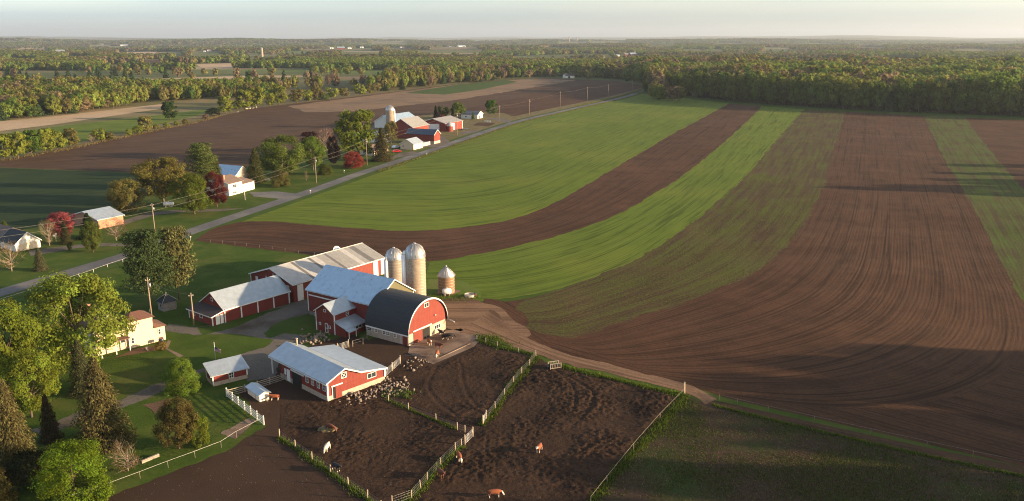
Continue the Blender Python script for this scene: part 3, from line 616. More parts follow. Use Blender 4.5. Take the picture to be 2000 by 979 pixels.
# ---- two-storey annex of the main barn
b = Bld('barn_annex', 'small red gabled annex with lean-to, jutting from the tall main barn', 'barn', Z2(357, 770), 56, GRP_M)
Wd, Ld, he, hr = 6.9, 5.6, 4.7, 6.5     # x runs back into the barn
b.walls(gwall(Ld, he, hr), 0, Wd, 'red_dark', 'x')
b.roof(gprof(Ld, he, hr, .35), -.35, Wd, 'roof_white', 'x'); b.fascia(gprof(Ld, he, hr, .35), -.36, axis='x', h=.2)
b.corner(0, 0, 0, he); b.corner(0, Ld, 0, he)
b.window('l', 2.5, 4.65, .65, .65, 1, 1); b.window('f', 3.4, 3.35, .8, .8, 1, 2)
d = b.slab('l', 2.05, 2.95, .05, 2.15, .06, 'white_paint', 'door'); MB().box(-.075, -.055, 2.2, 2.8, .2, 1.0).build('door_panel', 'dark_door', d); MB().box(-.075, -.055, 2.2, 2.8, 1.15, 2.0).build('door_panel', 'dark_door', d)
b.window('l', 1.2, 1.1, .7, .7, 1, 2); b.window('l', 4.2, 1.5, .6, .55, 1, 1)
b.walls([(-3.1, 0), (-.02, 0), (-.02, 2.95), (-3.1, 2.0)], .02, 5.9, 'red_dark', 'x', name='lean_to_wall')
b.roof([(-3.5, 2.0), (.0, 3.15)], -.3, 6.2, 'roof_white', 'x', name='lean_to_roof'); b.roof([(-4.5, 1.55), (-3.4, 1.93)], -.3, 2.2, 'roof_white', 'x', name='porch_roof')
MB().box(-.2, -.08, -4.4, -4.28, 0, 1.48).build('porch_post', 'white_paint', b.e); MB().box(1.9, 2.02, -4.4, -4.28, 0, 1.48).build('porch_post', 'white_paint', b.e)
m = MB(); m.box(3.0, 5.0, -3.17, -3.11, 1.0, 1.1).box(3.0, 5.0, -3.17, -3.11, 1.7, 1.8).box(3.0, 3.1, -3.17, -3.11, 1.1, 1.7).box(4.9, 5.0, -3.17, -3.11, 1.1, 1.7).box(3.95, 4.05, -3.16, -3.11, 1.1, 1.7)
wo = m.build('window', 'white_paint', b.e); MB().box(3.1, 4.9, -3.13, -3.1, 1.1, 1.7).build('pane', 'glass', wo)
# ---- round-roofed barn
b = Bld('arched_barn', 'round-arched barn with dark slate roof, red front and pale block base, facing the cattle yard', 'barn', Z2(897, 852), 56, GRP_M)
Wd, Ld, hs, rise = 12.3, 11.9, 2.45, 6.1
def arch(w, r, z, n=18, x0=0): return [(x0 + w / 2 - math.cos(math.pi * i / n) * w / 2, z + math.sin(math.pi * i / n) ** .92 * r) for i in range(n + 1)]
b.walls([(0, 0), (Wd, 0), (Wd, hs), (0, hs)], 0, Ld, 'block_wall', name='block_wall')
b.walls(arch(Wd - .1, rise, hs + .01, x0=.05), .02, Ld, 'red_boards', name='gable_wall')
ro = MB().shell(arch(Wd + .7, rise + .28, hs - .08, 22, -.35), -.35, Ld - .05, .2).build('roof', 'shingle_dark', b.e)
MB().shell(arch(Wd + .74, rise + .32, hs - .10, 22, -.37), -.42, -.30, .34).build('arch_trim', 'white_paint', b.e)
b.slab('l', -.3, Ld - .1, hs - .32, hs - .05, .08, 'white_paint', 'eave_board', off=.28)
b.window('f', 5.3, 6.85, 1.5, 1.0, 2, 1)
b.slab('f', 4.3, 6.9, 0.0, 2.35, .03, 'dark_void', 'doorway_shade_panel'); b.slab('f', 1.6, 4.35, .05, 2.6, .1, 'red_boards', 'sliding_door', off=.04); b.slab('f', 1.4, 7.4, 2.62, 2.85, .14, 'white_paint', 'door_track', off=.03)  # dark slab puts the unlit interior's shade on the wall as colour
b.window('f', 8.4, 1.05, 2.0, .95, 3, 1)
for y, w in ((8.7, .8), (6.3, .9), (5.3, .9), (3.2, .8), (10.4, 1.3)): b.window('l', y, 1.15, w, .85, 2, 2)
b.slab('l', .35, 1.55, .05, 1.95, .06, 'red_boards', 'door'); b.slab('l', 2.0, 2.1, .1, 2.0, .06, 'white_paint', 'trim_board')
MB().lathe([(0.0, 0), (.16, .02), (.2, .12), (.1, .22), (0, .24)], 10).build('yard_lamp', 'white_paint', b.e).location = (8.6, -.25, 4.3)
MB().tube([(12.5, -.3, 2.4), (12.7, -1.4, 2.2), (12.7, -2.2, 1.9)], .13, 6).build('feed_chute', 'galv', b.e)
# ---- long grey-roofed barn behind
b = Bld('grey_barn', 'long low red barn with patchy grey metal roof, behind the tall barn', 'barn', Z1(1000, 600), 54, GRP_M)
Wd, Ld, he, hr = 30.4, 16.2, 4.6, 7.25
b.walls(gwall(Ld, he, hr), 0, Wd, 'red_boards', 'x')
seq = ['roof_light'] * 7 + ['roof_dark'] + ['roof_light'] * 5 + ['roof_dark'] + ['roof_light', 'roof_light'] + ['roof_mid'] * 3 + ['roof_dark'] + ['roof_mid'] * 5 + ['roof_light'] * 2 + ['roof_mid'] * 2 + ['roof_dark'] * 2 + ['roof_mid'] * 4
n = len(seq); w = (Wd + .7) / n; pf = gprof(Ld, he, hr, .4)
ro = MB().shell([(a, z - .06) for a, z in pf], -.3, Wd + .3, .1, 'x').build('roof', 'roof_mid', b.e)
for i, k in enumerate(seq):
    for sl in (pf[:2], pf[1:]): MB().shell([(a, z + .01 + .006 * (i % 2)) for a, z in sl], -.35 + i * w, -.35 + (i + 1) * w - .02, .05, 'x').build('roof_panel', k, ro)
MB().tube([(-.35, Ld / 2, hr + .18), (Wd + .35, Ld / 2, hr + .18)], .12, 6).build('ridge_cap', 'roof_light', ro)
b.fascia(pf, -.38, axis='x', h=.25); b.fascia(pf, Wd + .38, axis='x', h=.25); b.slab('f', -.3, Wd + .3, he - .25, he - .02, .06, 'white_paint', 'eave_board', off=.36)
for x0, x1 in ((1.1, 2.9), (26.6, 28.3), (29.4, 30.3)): b.slab('f', x0, x1, .05, 4.1, .1, 'white_paint', 'sliding_door')
b.window('f', 4.3, 1.6, 1.0, 1.3, 1, 2); b.window('f', 7.5, 1.6, 1.0, 1.3, 1, 2)
b.slab('l', 1.5, 4.6, .05, 3.9, .08, 'white_paint', 'sliding_door'); b.slab('l', 2.6, 3.4, .1, 3.4, .06, 'dark_door', 'door', off=.09); b.slab('l', 13.4, 14.3, .05, 4.2, .08, 'white_paint', 'sliding_door'); b.slab('l', 10.0, 10.2, 0, 5.0, .08, 'white_paint', 'trim_board'); b.slab('l', 7.2, 7.4, 0, 6.0, .08, 'white_paint', 'trim_board')
b.corner(0, Ld, 0, he); b.corner(Wd, 0, 0, he)
# ---- long white-roofed machine shed with porch
b = Bld('white_roofed_shed', 'long red shed with white metal roof and dark porch, left of the tall barn', 'shed', Z1(325, 797), 52, GRP_M)
x0, x1, Ld, he, hr = 3.1, 20.6, 9.4, 3.05, 6.1
b.walls(gwall(Ld, he, hr), x0, x1, 'red_dark', 'x'); b.roof(gprof(Ld, he, hr, .4), x0 - .3, x1 + .35, 'roof_white', 'x')
b.fascia(gprof(Ld, he, hr, .4), x0 - .32, axis='x', h=.2); b.fascia(gprof(Ld, he, hr, .4), x1 + .36, axis='x', h=.2)
b.slab('f', x0 - .3, x1 + .3, he - .16, he + .02, .06, 'white_paint', 'eave_board', off=.36)
for x in (7.2, 11.6, 16.0, 20.4): b.slab('f', x, x + .3, 0, he, .06, 'white_paint', 'trim_board')
m = MB(); m.box(x0 - .06, x0, 4.3, 5.0, 4.1, 4.9); wo = m.build('window', 'white_paint', b.e); MB().box(x0 - .08, x0 - .055, 4.42, 4.88, 4.22, 4.78).build('pane', 'glass', wo)
MB().prism([(0, 0), (x0, 0), (x0, 2.95), (0, 2.3)], .05, Ld - .05, 'x' if 0 else 'y').build('porch_wall', 'red_dark', b.e)
ro = MB().shell([(-.5, 2.28), (x0 - .02, 3.12)], -.35, Ld + .3, .14).build('porch_roof', 'shingle_porch', b.e); MB().shell([(-.53, 2.24), (x0 - .33, 3.06)], -.42, -.36, .2).build('fascia', 'white_paint', b.e); MB().box(-.58, -.51, -.4, Ld + .3, 2.08, 2.24).build('fascia', 'white_paint', b.e)
b.corner(0, .05, 0, 2.3); b.corner(0, Ld - .05, 0, 2.3); b.corner(x0, -.02, 0, 2.8)
b.window('l', 6.9, 1.0, 1.3, .9, 2, 1); b.window('l', 3.9, 1.0, 1.3, .9, 2, 1); b.slab('f', .8, 1.8, .05, 2.1, .06, 'white_paint', 'door', off=-.05); b.slab('f', 2.0, 2.7, .05, 2.2, .06, 'white_paint', 'door', off=-.05)
# ---- near barn in the paddock
b = Bld('cattle_barn', 'long low red barn with white metal roof and lean-to, nearest barn in the muddy yard', 'barn', (640.6, 785), 46.5, GRP_M)
Wd, Ld = 12.5, 18.4
prof = [(0, 0), (Wd, 0), (Wd, 2.6), (7.1, 3.5), (3.55, 5.25), (0, 3.75)]
b.walls([(-.03, 0), (Wd + .03, 0), (Wd + .03, .95), (-.03, .95)], -.05, Ld - 3, 'block_wall', name='block_base'); b.walls(prof, 0, Ld - 3.2, 'red_boards')
rp = [(-.5, 3.66), (3.55, 5.41), (7.15, 3.64)]
b.roof(rp, -.45, Ld + .3, 'roof_white', ribs=0); b.roof([(7.05, 3.72), (Wd + .45, 2.70)], -.45, Ld - 1.8, 'roof_white', ribs=0, name='lean_to_roof')
b.fascia(rp, -.47, h=.24); b.fascia([(7.16, 3.69), (Wd + .45, 2.68)], -.47, h=.24); b.slab('l', -.4, Ld + .2, 3.32, 3.52, .06, 'white_paint', 'eave_board', off=.46)
b.corner(0, -.05, 0.3, 3.7, .26); b.corner(Wd, -.05, .9, 2.6, .26)
b.xbrace('f', 3.0, 3.4, 1.15, 1.1); b.window('f', 8.6, 1.55, 2.0, 1.05, 2, 1, at=.0)
b.slab('f', .95, 1.6, .2, 2.4, .02, 'dark_void', 'doorway_shade_panel', off=.055); b.slab('f', 1.6, 2.9, .1, 2.45, .09, 'red_boards', 'sliding_door', off=.055); b.slab('f', .8, 3.15, 2.5, 2.72, .12, 'white_paint', 'door_track', off=.055); b.slab('f', .9, 1.02, .2, 2.45, .08, 'white_paint', 'trim_board', off=.055)  # near-black slab painted as the doorway's inner shade
for y in (.5, 2.3, 4.1, 5.9): b.window('l', y, 1.75, .85, 1.2, 2, 2)
b.slab('l', 8.2, 11.2, .05, 2.5, .03, 'dark_void', 'doorway_shade_panel', off=.03); b.slab('l', 7.2, 11.6, 2.62, 2.85, .12, 'white_paint', 'door_track', off=.02); b.slab('l', 11.9, 13.0, .2, 2.5, .08, 'white_paint', 'door', off=.03); b.slab('l', 13.3, 13.8, 1.2, 2.4, .06, 'white_paint', 'trim_board', off=.03)  # the wide doorway's inner darkness is likewise a near-black slab
for y in (Ld - .1,): MB().box(-.1, .1, y - .2, y, 0, 3.55).build('porch_post', 'white_paint', b.e)
MB().tube([(4.6, 16.6, 4.8), (4.6, 16.6, 6.2)], .16, 8).build('vent_pipe', 'post_wood', b.e)
MB().tube([(4.6, 16.6, 6.2), (4.6, 16.6, 6.32)], .24, 8).build('vent_cap', 'galv', b.e)
# ---- small yard shed
b = Bld('small_shed', 'small red shed with tilted white metal roof, beside the flag', 'shed', Z3(165, 512), 37, GRP_M)
Wd, Ld = 6.3, 3.7
b.walls([(-.03, 0), (Ld + .03, 0), (Ld + .03, .75), (-.03, .75)], -.03, Wd + .03, 'block_wall', 'x', name='block_base')
b.walls([(0, .75), (Ld, .75), (Ld, 3.15), (0, 2.1)], 0, Wd, 'red_dark', 'x'); rp = [(-.35, 2.12), (Ld + .3, 3.38)]
b.roof(rp, -.35, Wd + .35, 'roof_white', 'x'); b.fascia(rp, -.37, axis='x', h=.2); b.fascia(rp, Wd + .37, axis='x', h=.2)
b.window('f', 2.9, .8, .95, 1.15, 2, 2); b.window('l', .75, .9, .7, 1.1, 1, 2); b.corner(0, 0, .4, 2.1); b.corner(Wd, 0, .75, 2.1); b.corner(0, Ld, .5, 3.0)
# ---- animal hut
b = Bld('animal_hut', 'tiny white open-fronted hut with metal roof inside the fenced pen', 'shed', Z3(567, 648), 42, GRP_M)
m = MB(); m.box(0, .08, 0, 4.8, 0, 1.38).box(1.72, 1.8, 0, 4.8, 0, 1.38).box(.08, 1.72, 4.72, 4.8, 0, 1.38).box(.08, 1.72, 0, .08, 0, 1.38); m.prism([(.0, 1.38), (1.8, 1.38), (.9, 1.72)], 0, .08)
m.build('wall', 'white_siding', b.e); b.roof([(-.35, 1.36), (.9, 1.86), (2.1, 1.38)], -.35, 5.0, 'roof_white', ribs=.8, t=.08); b.slab('l', 1.6, 1.75, .1, 1.2, .03, 'grey_wood', 'trim_board')
# ---- farmhouse behind the big tree
b = Bld('farmhouse', 'cream farmhouse with brown-red shingle roofs, half hidden behind a big tree', 'house', Z4(960, 607), 46, GRP_M)
b.walls([(0, 0), (5, 0), (5, 5.7), (0, 5.7)], 0.0, 4.6, 'cream_siding', name='rear_wing')
b.walls([(5.02, 0), (7.4, 0), (7.4, 3.2), (5.02, 3.2)], .05, 4.5, 'cream_siding', name='low_wing')
MB().add([(-.4, -.45, 5.72), (5.5, -.45, 5.72), (5.5, 5, 5.72), (-.4, 5, 5.72), (1.6, 2.2, 7.0), (3.4, 2.2, 7.0)], [(0, 1, 5, 4), (1, 2, 5), (2, 3, 4, 5), (3, 0, 4), (0, 3, 2, 1)]).build('roof', 'shingle_brown', b.e)
MB().add([(5.1, -.4, 3.2), (7.8, -.4, 3.2), (7.8, 4.8, 3.2), (5.1, 4.8, 3.2), (5.1, .6, 4.2), (5.1, 3.8, 4.2)], [(0, 1, 4), (1, 2, 5, 4), (2, 3, 5), (0, 4, 5, 3), (0, 3, 2, 1)]).build('roof', 'shingle_brown', b.e)
b.walls([(-6.4, 0), (-.02, 0), (-.02, 5.4), (-3.2, 8.2), (-6.4, 5.4)], .6, 9.5, 'cream_siding', name='main_wall'); b.roof([(-6.9, 5.1), (-3.2, 8.42), (.45, 5.1)], .15, 9.9, 'shingle_brown', ribs=0, t=.2)
b.fascia([(-6.9, 5.1), (-3.2, 8.42), (.45, 5.1)], .12, h=.25)
b.box('chimney', 'orange_brick_siding', -5.2, -4.5, 6, 6.7, 6.5, 9.4)
for a, z, w, h in ((-3.9, 4.2, 1.1, 1.5), (-5.4, 1.4, 1.0, 1.5), (-1.6, 1.4, 1.0, 1.5)): b.window('f', a, z, w, h, 1, 2, at=-.6)
for a, z in ((.35, 3.5), (.3, .95)): b.window('f', a, z, .65, 1.3, 1, 2)
b.window('f', 5.9, 1.5, .6, 1.2, 1, 2); b.slab('f', 5.1 + .9, 5.9 + .9, .05, .8, .05, 'dark_door', 'cellar_door'); MB().tube([(-.12, -.12, .1), (-.12, -.12, 5.5)], .06, 6).build('downpipe', 'white_paint', b.e)
MB().shell([(-6.2, 2.9), (-.3, 2.9)], -1.4, .58, .2).build('porch_roof', 'shingle_brown', b.e)
for x in (-6.0, -3.2, -.5): MB().box(x - .08, x + .08, -1.3, -1.14, 0, 2.72).build('porch_post', 'white_paint', b.e)
# ---- stone well house
b = Bld('stone_hut', 'little square stone hut with pyramid roof beside the utility pole', 'hut', Z4(1205, 337), 48, GRP_M)
b.walls([(0, 0), (3.2, 0), (3.2, 2.2), (0, 2.2)], 0, 2.8, 'fieldstone'); MB().add([(-.3, -.3, 2.1), (3.5, -.3, 2.1), (3.5, 3.1, 2.1), (-.3, 3.1, 2.1), (1.6, 1.4, 3.8)], [(0, 1, 4), (1, 2, 4), (2, 3, 4), (3, 0, 4), (0, 3, 2, 1)]).build('roof', 'shingle_dark', b.e)
m = MB()
for q in ((-.3, -.3), (3.5, -.3), (-.3, 3.1)): m.tube([(q[0], q[1], 2.16), (1.6, 1.4, 3.86)], .05, 5)
m.tube([(1.6, 1.4, 3.8), (1.6, 1.4, 4.2)], .07, 6); m.build('ridge_strips', 'galv', b.e); b.window('l', .9, .9, .7, .8, 1, 1, frame='grey_wood')

# ---- silos and crib
def silo(px, r, h, dome, mat, label, chute_ang, group='silos', chute=True, hoops=16, dh=1.0):
    e = empty('silo', G(*px), 0, label, 'silo', group)
    MB().lathe([(r, 0), (r, h)], 40).build('stave_wall', mat, e)
    hm = MB().tube([(r * 1.012 * math.cos(a), r * 1.012 * math.sin(a), 0) for a in np.linspace(0, 2 * math.pi, 33)], .035, 4, False).mesh('hoop')
    hm.materials.append(MATS['galv'])
    for i in range(hoops): link('hoop', hm, e).location = (0, 0, .5 + (h - .7) * i / (hoops - 1))
    d = MB().lathe([((r + .06) * math.cos(t) + 0.0001, h + dome * math.sin(t)) for t in np.linspace(0, math.pi / 2, 10)], 28).build('dome', 'dome_metal', e)
    m = MB()
    for k in range(14):
        a = k * 2 * math.pi / 14; m.tube([((r + .09) * math.cos(t) * math.cos(a), (r + .09) * math.cos(t) * math.sin(a), h + (dome + .03) * math.sin(t)) for t in np.linspace(0, 1.5, 8)], .035, 4)
    q = m.build('dome_ribs', 'dome_metal', d); q['kind'] = 'stuff'
    MB().tube([(0, 0, h + dome - .05), (0, 0, h + dome + .25)], .3, 10).build('dome_cap', 'galv', d)
    MB().lathe([(r + .1, h - .12), (r + .14, h), (r + .1, h + .1)], 40).build('dome_rim', 'dome_metal', e)
    if chute:
        a = R(chute_ang); cx, cyy = (r + .3) * math.cos(a), (r + .3) * math.sin(a)
        c = MB().tube([(cx, cyy, .4), (cx, cyy, h * dh)], .56, 10).build('chute', 'tank_white', e); MB().tube([(cx, cyy, h * dh), (cx * .85, cyy * .85, h * dh + .8)], [.5, .3], 10).build('chute_hood', 'tank_white', c)
    return e
silo((813, 592), 2.46, 11.75, 3.0, 'stave_tan', 'tallest tan concrete silo with domed metal cap, behind the tall red barn', 205, dh=1.06)
silo((772, 573), 2.15, 9.1, 2.55, 'stave_grey', 'shorter grey concrete silo with domed cap, left of the tallest silo', 225, hoops=13)
silo(Y4(386, 432), 3.1, 12.6, 3.3, 'stave_tan', 'silo with bright metal dome standing alone at the far farm', -20, hoops=14)
e = empty('corn_crib', G(*Z2(1175, 456)), 20, 'round tan corn crib with cone-shaped metal roof behind the barns', 'crib')
MB().lathe([(2.05, 0), (2.05, 4.6)], 32).build('wall', 'crib_tile', e)
ro = MB().lathe([(2.3, 4.45), (2.32, 4.55), (.25, 6.75), (.25, 7.0), (.01, 7.1)], 32).build('roof', 'dome_metal', e)
m = MB()
for k in range(24): a = k * 2 * math.pi / 24; m.tube([(2.3 * math.cos(a), 2.3 * math.sin(a), 4.6), (.26 * math.cos(a), .26 * math.sin(a), 6.78)], .03, 4)
m.build('seam_ribs', 'dome_metal', ro)['kind'] = 'stuff'
hm = MB().tube([(2.08 * math.cos(a), 2.08 * math.sin(a), 0) for a in np.linspace(0, 2 * math.pi, 25)], .03, 4, False).mesh('hoop'); hm.materials.append(MATS['galv'])
for i in range(6): link('hoop', hm, e).location = (0, 0, .5 + .75 * i)
e = empty('round_crib', G(*Y4(1090, 470)), 0, 'round red crib with grey cone roof beside the far machine shed', 'crib', GRP_F)
MB().lathe([(2.5, 0), (2.5, 3.9)], 24).build('wall', 'red_boards', e); MB().lathe([(2.85, 3.75), (2.85, 3.85), (.2, 6.5), (0.01, 6.7)], 24).build('roof', 'dome_metal', e)

# ---- far farm
def simple(name, label, cat, O, yaw, W_, L_, he, hr, wall, roof, axis='y', x0=0, doors=(), wins=(), group=GRP_F, ribs=0, base=None, fascia=True):
    b = Bld(name, label, cat, O, yaw, group)
    if axis == 'y': b.walls(gwall(W_, he, hr), 0, L_, wall); pf = gprof(W_, he, hr, .4); b.roof(pf, -.4, L_ + .4, roof, ribs=ribs)
    else: b.walls(gwall(L_, he, hr), 0, W_, wall, 'x'); pf = gprof(L_, he, hr, .4); b.roof(pf, -.4, W_ + .4, roof, 'x', ribs=ribs)
    if fascia: b.fascia(pf, -.42, axis=axis, h=.3); b.fascia(pf, (L_ if axis == 'y' else W_) + .42, axis=axis, h=.3)
    for face, a0, a1, z0, z1, mt, nm in doors: b.slab(face, a0, a1, z0, z1, .08, mt, nm)
    for face, a, z, w, h in wins: b.window(face, a, z, w, h, 2, 2)
    if base: b.walls([(-.04, 0), (W_ + .04, 0), (W_ + .04, base), (-.04, base)], -.04, L_ + .04, 'block_wall', name='block_base')
    return b
simple('dairy_barn', 'long white barn with pale blue metal roof behind the lone far silo', 'barn', Y4(395, 436), 65, 34, 14, 4.6, 8.6, 'white_siding', 'roof_sky_tint', 'x', wins=[('l', 3, 1.5, 1.5, 1.2)])
b = simple('gabled_barn', 'dark red barn with grey gable roof right of the far silo', 'barn', Y4(655, 560), 66, 20, 17, 7.2, 12.2, 'red_boards', 'roof_mid', 'x', wins=[('f', 4, 3, 1.2, 1.4)])
simple('blue_roofed_barn', 'small dark red barn with navy metal roof by the far road', 'barn', Y4(905, 622), 66, 7.6, 19, 5.6, 8.2, 'red_boards', 'roof_navy', 'y', base=1.6, doors=[('f', 1.2, 6.2, 2.2, 5.4, 'red_boards', 'sliding_door')], wins=[('f', 4.5, .5, 2.0, .8), ('f', 1, .5, 2.0, .8)])
simple('machine_shed', 'red machine shed with grey roof and large white door at the far farm', 'shed', Y4(1045, 474), 65, 24, 20, 5.5, 8.4, 'red_boards', 'roof_mid', 'x', doors=[('l', 5, 14, .1, 4.8, 'white_paint', 'overhead_door'), ('f', 5, 12.4, .1, 4.8, 'white_paint', 'sliding_door'), ('f', 23.4, 23.9, 0, 5, 'white_paint', 'corner_board')])
simple('white_garage', 'cream two-door garage with white roof near the red car', 'garage', Y4(660, 692), 68, 11, 8.5, 3.3, 5.9, 'cream_siding', 'roof_white', 'x', doors=[('f', 1, 4.5, .05, 2.6, 'white_paint', 'garage_door'), ('f', 5.5, 9.5, .05, 2.6, 'white_paint', 'garage_door')], wins=[('l', 6.2, 1.3, 1, 1)])
simple('white_cottage', 'white cottage with dark roof near the round green tree at the far farm', 'house', Y4(1425, 322), 72, 12, 14, 3.3, 5.6, 'white_siding', 'roof_navy', 'y', doors=[('f', 3, 5, .05, 2.2, 'dark_door', 'door')], wins=[('f', 7, 1, 1.5, 1.3), ('l', 3, 1, 1.6, 1.3), ('l', 9, 1, 1.6, 1.3)])
simple('low_house', 'low house with tan roof hidden behind the far dark spruce', 'house', Y4(190, 765), 66, 14, 9, 3.2, 5.4, 'cream_siding', 'shingle_tan', 'x', wins=[('l', 2, 1, 1.5, 1.3), ('l', 5.5, 1, 1.5, 1.3)])
simple('blue_roofed_house', 'long house with pale blue roof left of the far silo', 'house', Y4(290, 610), 66, 9, 22, 3.6, 6.4, 'white_siding', 'roof_sky_tint', 'y', wins=[('l', 4, 1.2, 1.5, 1.3)])
# ---- houses across the road
b = simple('white_ranch_house', 'white house with dark hip roof and garage at the left edge', 'house', Y1(130, 458), 56, 7.2, 9, 2.5, 5.4, 'white_siding', 'shingle_dark', 'y', group='houses across the road', doors=[('f', 1.0, 6.2, .05, 2.15, 'cream_siding', 'garage_door')])
b.walls([(1, 0), (9, 0), (9, 2.5), (1, 2.5)], 9.01, 24, 'white_siding', name='main_wall'); MB().add([(.4, 8.6, 2.5), (9.6, 8.6, 2.5), (9.6, 24.6, 2.5), (.4, 24.6, 2.5), (5, 11, 5.2), (5, 21, 5.2)], [(0, 1, 4), (1, 2, 5, 4), (2, 3, 5), (3, 0, 4, 5), (0, 3, 2, 1)]).build('hip_roof', 'shingle_tan', b.e)
for y in (11, 16, 20): b.window('l', y, .9, 1.6, 1.2, 2, 1, at=-1)
simple('brick_garage', 'orange brick outbuilding with pale metal roof behind the pink blossom tree', 'garage', Y1(790, 275), 60, 9.2, 15, 3.1, 5.2, 'orange_brick_siding', 'roof_white', 'x', group='houses across the road', ribs=.9, wins=[('l', 6, 1.2, 1, 1)])
b = simple('brown_roofed_house', 'cream split-level house with brown roof beside the dark red tree', 'house', Y2(1140, 567), 70, 8.5, 11, 5.0, 7.2, 'white_siding', 'shingle_tan', 'x', group='houses across the road', wins=[('f', 2.6, 2.9, 2.4, 1.3), ('f', 2.2, .5, 2.6, .8)])
b.walls([(8.52, 0), (17, 0), (17, 3.4), (8.52, 3.4)], .5, 9, 'white_siding', name='garage_wall'); MB().add([(8.2, 0, 3.4), (17.6, 0, 3.4), (17.6, 9.5, 3.4), (8.2, 9.5, 3.4), (8.52, 4.7, 5.4), (14.2, 4.7, 5.4)], [(0, 1, 5, 4), (1, 2, 5), (2, 3, 4, 5), (0, 4, 3), (0, 3, 2, 1)]).build('garage_roof', 'shingle_tan', b.e)
for x in (9.6, 13.2): MB().box(x, x + 3, .42, .5, .05, 2.4).build('garage_door', 'white_paint', b.e)
b.box('chimney', 'orange_brick_siding', 1.2, 1.9, 3, 3.7, 5, 8.2)
simple('cream_shed', 'cream shed with pale blue roof behind the brown roofed house', 'shed', Y2(1195, 475), 66, 9, 14, 4.2, 7.6, 'cream_siding', 'roof_sky_tint', 'y', group='houses across the road', doors=[('f', 2, 6, .1, 3, 'white_paint', 'door')])
# ---- scattered buildings far off
FAR = [('barn', 'white_siding', 'roof_white', Y5(355, 200), 42, 14, 'long white barn in the woods at far left'), ('house', 'white_siding', 'shingle_dark', Y5(643, 161), 22, 12, 'tiny white house in the distant trees at upper left'),
       ('barn', 'white_siding', 'roof_white', Y5(768, 166), 50, 16, 'distant white barn right of a tiny white house'), ('house', 'white_siding', 'shingle_tan', Y5(1322, 199), 18, 10, 'distant white farmhouse beside the tan strip'),
       ('shed', 'white_siding', 'roof_white', Y5(1298, 204), 10, 8, 'tiny white shed left of the distant white farmhouse'), ('barn', 'white_siding', 'roof_white', Y5(460, 118), 120, 60, 'pale works building on the left horizon'),
       ('barn', 'white_siding', 'roof_white', Y5(852, 124), 70, 40, 'white building below the left horizon'), ('barn', 'red_boards', 'roof_white', Y6(635, 152), 38, 20, 'distant red barn with white roof among white sheds'),
       ('shed', 'white_siding', 'roof_white', Y6(580, 148), 18, 12, 'white shed left of the distant red barn'), ('shed', 'white_siding', 'roof_white', Y6(720, 150), 18, 12, 'white shed right of the distant red barn'),
       ('house', 'white_siding', 'roof_white', Y6(815, 142), 20, 12, 'faint white house right of the distant red barn'), ('house', 'white_siding', 'shingle_dark', Y6(1130, 143), 22, 14, 'small white house between two distant dark woods'),
       ('barn', 'white_siding', 'roof_white', Y6(1585, 132), 55, 25, 'white barn standing in the distant brown field'), ('shed', 'white_siding', 'roof_white', Y6(1508, 130), 20, 14, 'white shed left of the barn in the distant brown field'),
       ('barn', 'red_boards', 'roof_white', Y7(928, 242), 24, 16, 'red barn with white roof standing above the forest'), ('shed', 'red_dark', 'roof_mid', Y7(882, 238), 14, 10, 'low dark shed left of the red barn above the forest'),
       ('barn', 'red_boards', 'roof_white', Y7(1218, 284), 22, 14, 'small orange-red barn with white roof at the forest top'), ('house', 'white_siding', 'roof_white', Y7(1310, 500), 10, 8, 'pale house just showing between trees where the road ends'),
       ('house', 'white_siding', 'shingle_dark', Y7(418, 412), 16, 9, 'white house with dark roof at the far field edge under trees'), ('barn', 'white_siding', 'roof_sky_tint', Y8(1330, 243), 44, 18, 'pale blue roofed barn in the distant right woods'),
       ('shed', 'cream_siding', 'roof_sky_tint', Y7(820, 246), 12, 9, 'small pale blue roofed shed left of the low dark shed'), ('barn', 'white_siding', 'roof_white', Y5(10, 131), 90, 30, 'white barn on the horizon at the far left edge')]
FARB = []
for i, (cat, wl, rf, px, w, l, lab) in enumerate(FAR):
    P = G(*px); z = float(terrain(*P)); yaw = rnd.uniform(10, 40); h = .30 * l + 1.6
    b = Bld({'barn': 'distant_barn', 'house': 'distant_house', 'shed': 'distant_shed'}[cat], lab, cat, px, yaw, 'distant farm buildings'); b.e.location.z = z
    b.walls(gwall(l, h, h + l * .3, -2), 0, w, wl, 'x'); b.roof(gprof(l, h, h + l * .3, .6), -.5, w + .5, rf, 'x', ribs=0, t=.3); FARB.append(P)
    b.slab('f', w * .3, w * .3 + min(4, w * .2), 0, h * .7, .15, 'dark_door' if i % 2 else 'glass', 'door')
for px, h, lab in ((Y6(48, 205), 26, 'distant twin tan silo tower rising from the left woods'), (Y7(447, 145), 40, 'pale silo on the distant ridge'), (Y7(505, 148), 30, 'second smaller pale silo on the distant ridge')):
    P = G(*px); e = empty('distant_silo', (*P, float(terrain(*P))), 0, lab, 'silo', 'distant silos'); MB().lathe([(h * .16, 0), (h * .16, h)], 16).build('wall', 'stave_tan', e); MB().lathe([(h * .165, h), (h * .12, h * 1.1), (.01, h * 1.15)], 16).build('dome', 'dome_metal', e); FARB.append(P)
